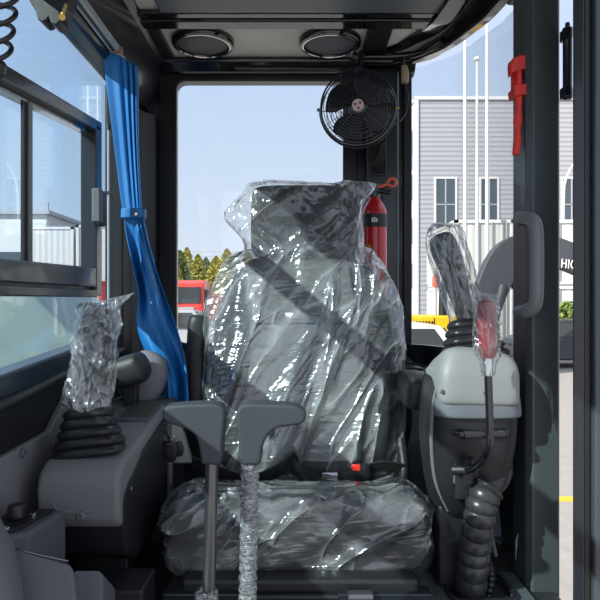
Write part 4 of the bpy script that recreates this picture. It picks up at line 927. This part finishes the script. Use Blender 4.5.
# ================================================================= FAN
fc = at(358, 108, 1.66); fax = V((-.10, -1, -.08)).normalized(); FR = 37/600*1.66
fn = thing('fan', 'black caged fan with red and white hub badge at the rear window corner', 'fan', fc+V((0, .08, .13)))
fu = (V((1, 0, 0))-fax*fax.x).normalized(); fv = fax.cross(fu)
def fp_(r, a, h): return fc+fu*(r*math.cos(a))+fv*(r*math.sin(a))+fax*h
bm = B()
for i in range(11):
    r = FR*(0.24+0.76*i/10); h = .030-.022*(i/10)**2.2
    tube(bm, [fp_(r, 2*PI*j/48, h) for j in range(49)], .0011 if i < 10 else .0028, 6)
for j in range(16):
    a = 2*PI*j/16+.1; tube(bm, [fp_(FR*.22, a, .031), fp_(FR*.6, a, .026), fp_(FR*.9, a, .014), fp_(FR, a, .006), fp_(FR, a, -.03)], .0009, 5)
obj('front_cage', bm, M['frame'], fn)
bm = B()
for i in range(6):
    r = FR*(0.35+0.65*i/5); h = -.045+.018*(i/5)**2
    tube(bm, [fp_(r, 2*PI*j/48, h) for j in range(49)], .0011 if i < 5 else .002, 6)
for j in range(12):
    a = 2*PI*j/12; tube(bm, [fp_(FR*.25, a, -.046), fp_(FR*.8, a, -.038), fp_(FR, a, -.027)], .0009, 5)
obj('rear_cage', bm, M['gloss'], fn)
for j in range(4):
    bm = B(); a0 = PI/4+j*PI/2+.15; G = []
    for i in range(9):
        r = FR*(.18+.70*i/8); row = []
        hw = .36+.30*math.sin(PI*min(1, i/8*.75+.1))
        for k_ in range(7):
            s = k_/6*2-1; a = a0+s*hw+.25*i/8
            row.append(bm.verts.new(fp_(r, a, -.005+s*.011)))
        G.append(row)
    for p, q in zip(G, G[1:]):
        for k_ in range(6): bm.faces.new((p[k_], p[k_+1], q[k_+1], q[k_]))
    o = obj('fan_blade', bm, M['black'], fn); md = o.modifiers.new('s', 'SOLIDIFY'); md.thickness = .0015
obj('motor', lathe(B(), [(.020, -.055), (.028, -.05), (.028, -.02), (.022, -.012), (.022, .01), (.018, .014)], fc, fax, 28), M['black'], fn)
hb = obj('hub_badge', lathe(B(), [(.018, .026), (.021, .028), (.021, .033), (.0165, .0345), (.0, .0345)], fc, fax, 32), M['gloss'], fn)
obj('badge_face', lathe(B(), [(.0160, .0346), (.0160, .0352), (0, .0352)], fc, fax, 32), mat('badge_white', (.60, .56, .55), .4), hb)
for j in range(3):
    bm = B(); a0 = j*2*PI/3+.5; vs = [fp_(.003, a0, .0356), fp_(.008, a0-.35, .0356), fp_(.0125, a0+.1, .0356), fp_(.011, a0+.75, .0356), fp_(.006, a0+.6, .0356)]
    f = [bm.verts.new(v) for v in vs]; g = [bm.verts.new(v+fax*.0004) for v in vs]; bm.faces.new(f); bm.faces.new(g)
    for i in range(5): bm.faces.new((f[i], f[(i+1) % 5], g[(i+1) % 5], g[i]))
    obj('badge_swirl', bm, mat('badge_red', (.42, .03, .02), .4), hb, smooth=False)
br = B(); tube(br, [fp_(FR+.004, 2*PI*j/40+PI*1.0, -.012) for j in range(0, 21)], .003, 8); obj('yoke', br, M['black'], fn)
for a, nm in ((PI, ''), (0, '')):
    obj('side_screw', tube(B(), [fp_(FR-.002, a, -.012), fp_(FR+.012, a, -.012)], .0045, 12), M['steel' if a else 'brass'], fn)
top = fp_(FR+.004, -PI/2 if fv.z < 0 else PI/2, -.012)
obj('mount_stem', tube(B(), [top, top+V((.0, .02, .008)), V((top.x+.01, 1.72, 1.28)), V((top.x+.02, 1.79, 1.338))], .008, 12, 3), M['black'], fn)

# ================================================================= EXTINGUISHER
d = 1.72; ec = at(374.5, 300, d); er = 12.4/600*d; ztop = at(0, 200, d).z
ex = thing('fire_extinguisher', 'red fire extinguisher with black band standing behind the seat', 'fire extinguisher', (ec.x, d, .42))
z0 = .42; zs = at(0, 213, d).z
obj('cylinder', lathe(B(), [(er*.85, 0), (er, .01), (er, zs-z0), (er*.93, zs-z0+.012), (er*.72, zs-z0+.026), (er*.45, ztop-z0+.002), (er*.40, ztop-z0+.008)], (ec.x, d, z0), n=40), M['redext'], ex)
za, zb = at(0, 228, d).z, at(0, 215, d).z
b1 = obj('label_band', lathe(B(), [(er+.0003, 0), (er+.0006, .0003), (er+.0006, zb-za), (er+.0003, zb-za+.0002)], (ec.x, d, za), n=40), M['black'], ex)
obj('neck', lathe(B(), [(.014, 0), (.016, .004), (.016, .012), (.011, .014), (.011, .022)], (ec.x, d, ztop+.004), n=24), M['gloss'], ex)
vz = ztop+.022
bm = B(); prism(bm, [(ec.x-.022, vz), (ec.x-.022, vz+.016), (ec.x+.0, vz+.028), (ec.x+.045, vz+.022), (ec.x+.048, vz+.016), (ec.x+.015, vz+.010), (ec.x+.012, vz)], 'y', d-.012, d+.012); obj('lever_handle', bm, M['gloss'], ex, smooth=False, bev=.003)
obj('nozzle', tube(B(), [(ec.x+.012, d-.004, vz+.004), (ec.x+.045, d-.006, vz-.002)], .007, 12), M['black'], ex)
pc = at(392, 182.5, d-.02)
pt = tube(B(), [pc+V((.012*math.cos(t), 0, .011*math.sin(t))) for t in [2*PI*j/24 for j in range(25)]], .0042, 10); tube(pt, [pc+V((-.010, 0, -.004)), pc+V((-.028, .0, -.010)), pc+V((-.042, 0, -.014))], [.005, .0045, .003], 10)
o = obj('safety_pin', pt, M['orange'], ex); o['label'] = 'orange ring pin'
# small marks on the band, emblem on body
for (dx, dz_, w_, h_) in ((-.006, .016, .004, .010), (0, .018, .003, .013), (.006, .016, .004, .009), (.001, .012, .012, .002), (-.002, .022, .010, .002)):
    bm = bx((ec.x-.004+dx-w_/2, d-er-.0012, za+dz_-h_/2+.002), (ec.x-.004+dx+w_/2, d-er+.0012, za+dz_+h_/2+.002)); obj('band_mark', bm, M['letter'], b1, smooth=False)
em = at(367, 250, d-er*.85)
rg = tube(B(), [em+V((.011*math.cos(t), .0 + (.011*math.cos(t))*-.35, .016*math.sin(t))) for t in [2*PI*j/24 for j in range(25)]], .0011, 6); tube(rg, [em+V((-.006, .0015, -.008)), em+V((.004, -.002, .010))], .0014, 6); tube(rg, [em+V((-.004, .001, .006)), em+V((.006, -.002, -.006))], .0014, 6)
obj('emblem', rg, M['yellow'], ex)
obj('bracket', B() and bx((ec.x-.03, d+.01, .385), (ec.x+.03, 1.84, .42)), M['frame'], ex, smooth=False)
obj('bracket_strap', lathe(B(), [(er+.001, 0), (er+.002, .001), (er+.002, .012), (er+.001, .013)], (ec.x, d, .52), n=32), M['frame'], ex)

# ================================================================= SPEAKERS
sp0 = V((X(203, 1.735), 1.735, 1.3515)); s_ = thing('ceiling_speaker', 'round speaker in the ceiling nearer the blue curtain', 'speaker', sp0, 'ceiling speakers')
obj('speaker_rim', lathe(B(), [(.090, 0), (.090, -.012), (.086, -.018), (.078, -.019), (.074, -.006), (.074, 0)], sp0, n=48, close=True), M['gloss'], s_)
obj('trim_ring', lathe(B(), [(.0795, -.0185), (.080, -.0205), (.0765, -.0210), (.0755, -.0190)], sp0, n=48, close=True), M['chrome'], s_)
obj('speaker_grille', lathe(B(), [(.0755, -.010), (.070, -.014), (.04, -.016), (0, -.0165)], sp0, n=48), M['greyd'], s_)
dup(s_, (X(330, 1.735)-sp0.x, 0, 0), 'round speaker in the ceiling just left of the fan')

# ================================================================= CURTAIN
ct = thing('curtain', 'bright blue curtain tied and twisted hanging at the left rear pillar', 'curtain', at(160, 420, 1.46))
Lf = [(103, 46), (106, 80), (111, 120), (116, 160), (121, 200), (123, 215), (127, 240), (133, 268), (138, 295), (137, 322), (143, 345), (155, 365), (163, 385), (163, 420)]
Rt = [(137, 66), (138, 90), (138, 120), (139, 160), (141, 200), (143, 215), (148, 240), (156, 268), (165, 295), (175, 322), (182, 345), (186, 365), (188, 385), (189, 420)]
Dp = [1.47, 1.48, 1.49, 1.50, 1.50, 1.50, 1.50, 1.49, 1.48, 1.47, 1.47, 1.47, 1.47, 1.47]
rows = cr([(*a, *b, q) for a, b, q in zip(Lf, Rt, Dp)], 8); bm = B(); G = []; U = 40
for i, r in enumerate(rows):
    t = i/(len(rows)-1); row = []
    lower = max(0, min(1, (r[1]-215)/60)); tight = math.exp(-((r[1]-212)/14)**2)
    for j in range(U+1):
        u = j/U; px = r[0]*(1-u)+r[2]*u; py = r[1]*(1-u)+r[3]*u
        up_f = .007*math.sin(u*u*PI*2*4+.6)*(.1+.9*u)
        tw = .022*math.sin(u*PI*2*1.3+r[1]*.022)+.008*math.sin(u*PI*6-r[1]*.03)
        f = (up_f*(1-lower)+tw*lower)*(1-.6*tight)
        p = at(px, py, r[4]+f); row.append(bm.verts.new(p))
    G.append(row)
for p, q in zip(G, G[1:]):
    for j in range(U): bm.faces.new((p[j], p[j+1], q[j+1], q[j]))
o = obj('curtain_cloth', bm, M['blue'], ct); md = o.modifiers.new('s', 'SOLIDIFY'); md.thickness = .0016
c0, c1 = at(121, 213, 1.485), at(143, 213, 1.485)
bm = loft(B(), [((c0.x+c1.x)/2, 1.50, c0.z-.012, .030, .022, 3, 0), ((c0.x+c1.x)/2, 1.50, c0.z+.012, .030, .022, 3, 0)], 32); tb_ = obj('tie_band', bm, M['blued'], ct, bev=.002)
b_ = at(135, 213.5, 1.476); obj('snap_button', lathe(B(), [(.0065, 0), (.006, .002), (.003, .0032), (0, .0034)], b_, (0, -1, 0), 20), M['chrome'], tb_)
tr_ = thing('curtain_track', 'pale metal curtain track along the left roof edge', 'curtain track', (-.45, 1.2, 1.19))
bm = B(); prism(bm, [(-.462, 1.205), (-.440, 1.205), (-.437, 1.215), (-.452, 1.222)], 'y', .31, 1.455); obj('rail', bm, M['silver'], tr_, smooth=False)
obj('rail_slot', bx((-.455, .32, 1.2035), (-.448, 1.455, 1.2052)), M['black'], tr_, smooth=False)
obj('end_cap', bx((-.464, 1.455, 1.203), (-.432, 1.470, 1.218)), mat('copper_tone', (.30, .17, .13), .4), tr_, smooth=False, bev=.003)

# ================================================================= SMALL ITEMS
# red hammer
hm = thing('emergency_hammer', 'red emergency hammer in a red holder on the door pillar', 'emergency hammer', at(519, 108, 1.21))
dH = 1.20
def ply(poly, y0, y1): return prism(B(), [(at(px, 0, dH).x, at(0, py, dH).z) for px, py in poly], 'y', y0, y1)
ho_ = ply([(516, 58), (520, 54), (524, 54), (525, 51), (528, 51), (529, 60), (528, 108), (524, 110), (523, 103), (520, 97), (512, 98), (511, 90), (514, 88), (514, 72), (511, 72), (511, 60)], dH+.002, dH+.020); obj('holder', ho_, M['red'], hm, smooth=False, bev=.0015)
hd = ply([(508, 66), (510, 65), (511, 60), (524, 57), (526, 70), (511, 75), (509, 78)], dH-.014, dH+.006); obj('hammer_head', hd, M['red'], hm, smooth=False, bev=.002)
hs = ply([(515, 70), (520, 70), (521, 97), (520, 112), (521, 120), (519, 132), (520, 143), (518, 156), (512, 156), (513, 143), (514, 132), (513, 120), (515, 110), (514, 97)], dH-.012, dH+.003); obj('hammer_handle', hs, M['red'], hm, smooth=False, bev=.003)
obj('clip', ply([(511, 88), (524, 86), (524, 97), (512, 99)], dH-.017, dH+.004), M['red'], hm, smooth=False, bev=.002)
# grab handle
gh = thing('grab_handle', 'grey plastic grab handle on the slate door pillar', 'grab handle', at(536, 318, 1.13))
g_ = [(at(519, 218, 1.185), .012), (at(527, 217.5, 1.15), .013), (at(534, 222, 1.13), .013), (at(536.5, 234, 1.12), .0125), (at(537, 262, 1.12), .0125), (at(536.5, 294, 1.12), .0125), (at(534, 306, 1.13), .013), (at(527, 311, 1.15), .014), (at(519, 312.5, 1.185), .013)]
obj('grip', tube(B(), [p for p, r in g_], [r for p, r in g_], 20, 6), M['handle'], gh)
for py in (218, 312.5):
    p = at(519, py, 1.185); obj('mount', tube(B(), [p+V((-.004, 0, 0)), p+V((.012, .004, 0))], .014, 18), M['handle'], gh)
    obj('mount_hole', lathe(B(), [(.005, 0), (.005, .002), (0, .002)], p+V((-.0045, -.0, 0)), (-1, -.3, 0), 14), M['rubber'], gh)
# coil cord at top left
cpts = []
for i in range(150):
    t = i/149; a = -t*2*PI*4.4; c = at(4-10*t, -20+t*78, .80)
    cpts.append(c+V((.021*math.cos(a), .012*math.sin(a), .013*math.sin(a))))
tag(obj('coiled_cord', tube(B(), cpts, .0034, 10), M['rubber']), 'black coiled cord hanging at the top left edge', 'cord')
tag(obj('cord_plug', loft(B(), [(*at(-6, 60, .82), .008, .008, 2.4, 0), (*at(-3, 66, .82), .012, .012, 2.6, 0), (*at(-2, 76, .82), .008, .008, 2.4, 0)], 20, 4), M['rubber']), 'black plug at the lower end of the coiled cord', 'plug')
# bracket cluster on the roof rail
kc = thing('roof_bracket', 'black scalloped bracket with brass fitting on the left roof rail', 'bracket', at(50, 26, 1.10))
dK = 1.12
poly = [(28, -12), (34, 6), (40, 16), (42, 24), (47, 27), (51, 25), (53, 22), (55, 28), (60, 30), (65, 26), (64, 18), (70, 12), (74, 0), (74, -12)]
bm = prism(B(), [(at(px, 0, dK).x, at(0, py, dK).z) for px, py in poly], 'y', dK-.02, dK+.02); obj('bracket_plate', bm, M['black'], kc, smooth=False, bev=.004)
obj('brass_fitting', tube(B(), [at(62, 17, 1.085), at(62, 17, 1.11)], .006, 12), M['brass'], kc)
obj('brass_stem', tube(B(), [at(62, 16, 1.09), at(66, 4, 1.09)], .003, 8), M['brass'], kc)
# connector with cable hanging by the corner glass
wc = thing('cable_connector', 'small beige plug on a thin black cable beside the fan', 'connector', at(405, 84, 1.78))
obj('plug', loft(B(), [(*at(405, 83, 1.78), .008, .008, 4, 0), (*at(405, 81, 1.78), .011, .009, 4, 0), (*at(405, 72, 1.78), .011, .009, 4, 0), (*at(404, 66, 1.78), .008, .007, 4, 0)], 16, 2), mat('beige_plug', (.42, .33, .22), .5), wc)
obj('cable', tube(B(), [at(405, 83, 1.78), at(408, 96, 1.78), at(406, 112, 1.78), at(399, 122, 1.76), at(390, 126, 1.74)], .0022, 8, 6), M['rubber'], wc)
obj('cable_top', tube(B(), [at(404, 66, 1.78), at(404, 56, 1.77)], .003, 8), M['rubber'], wc)
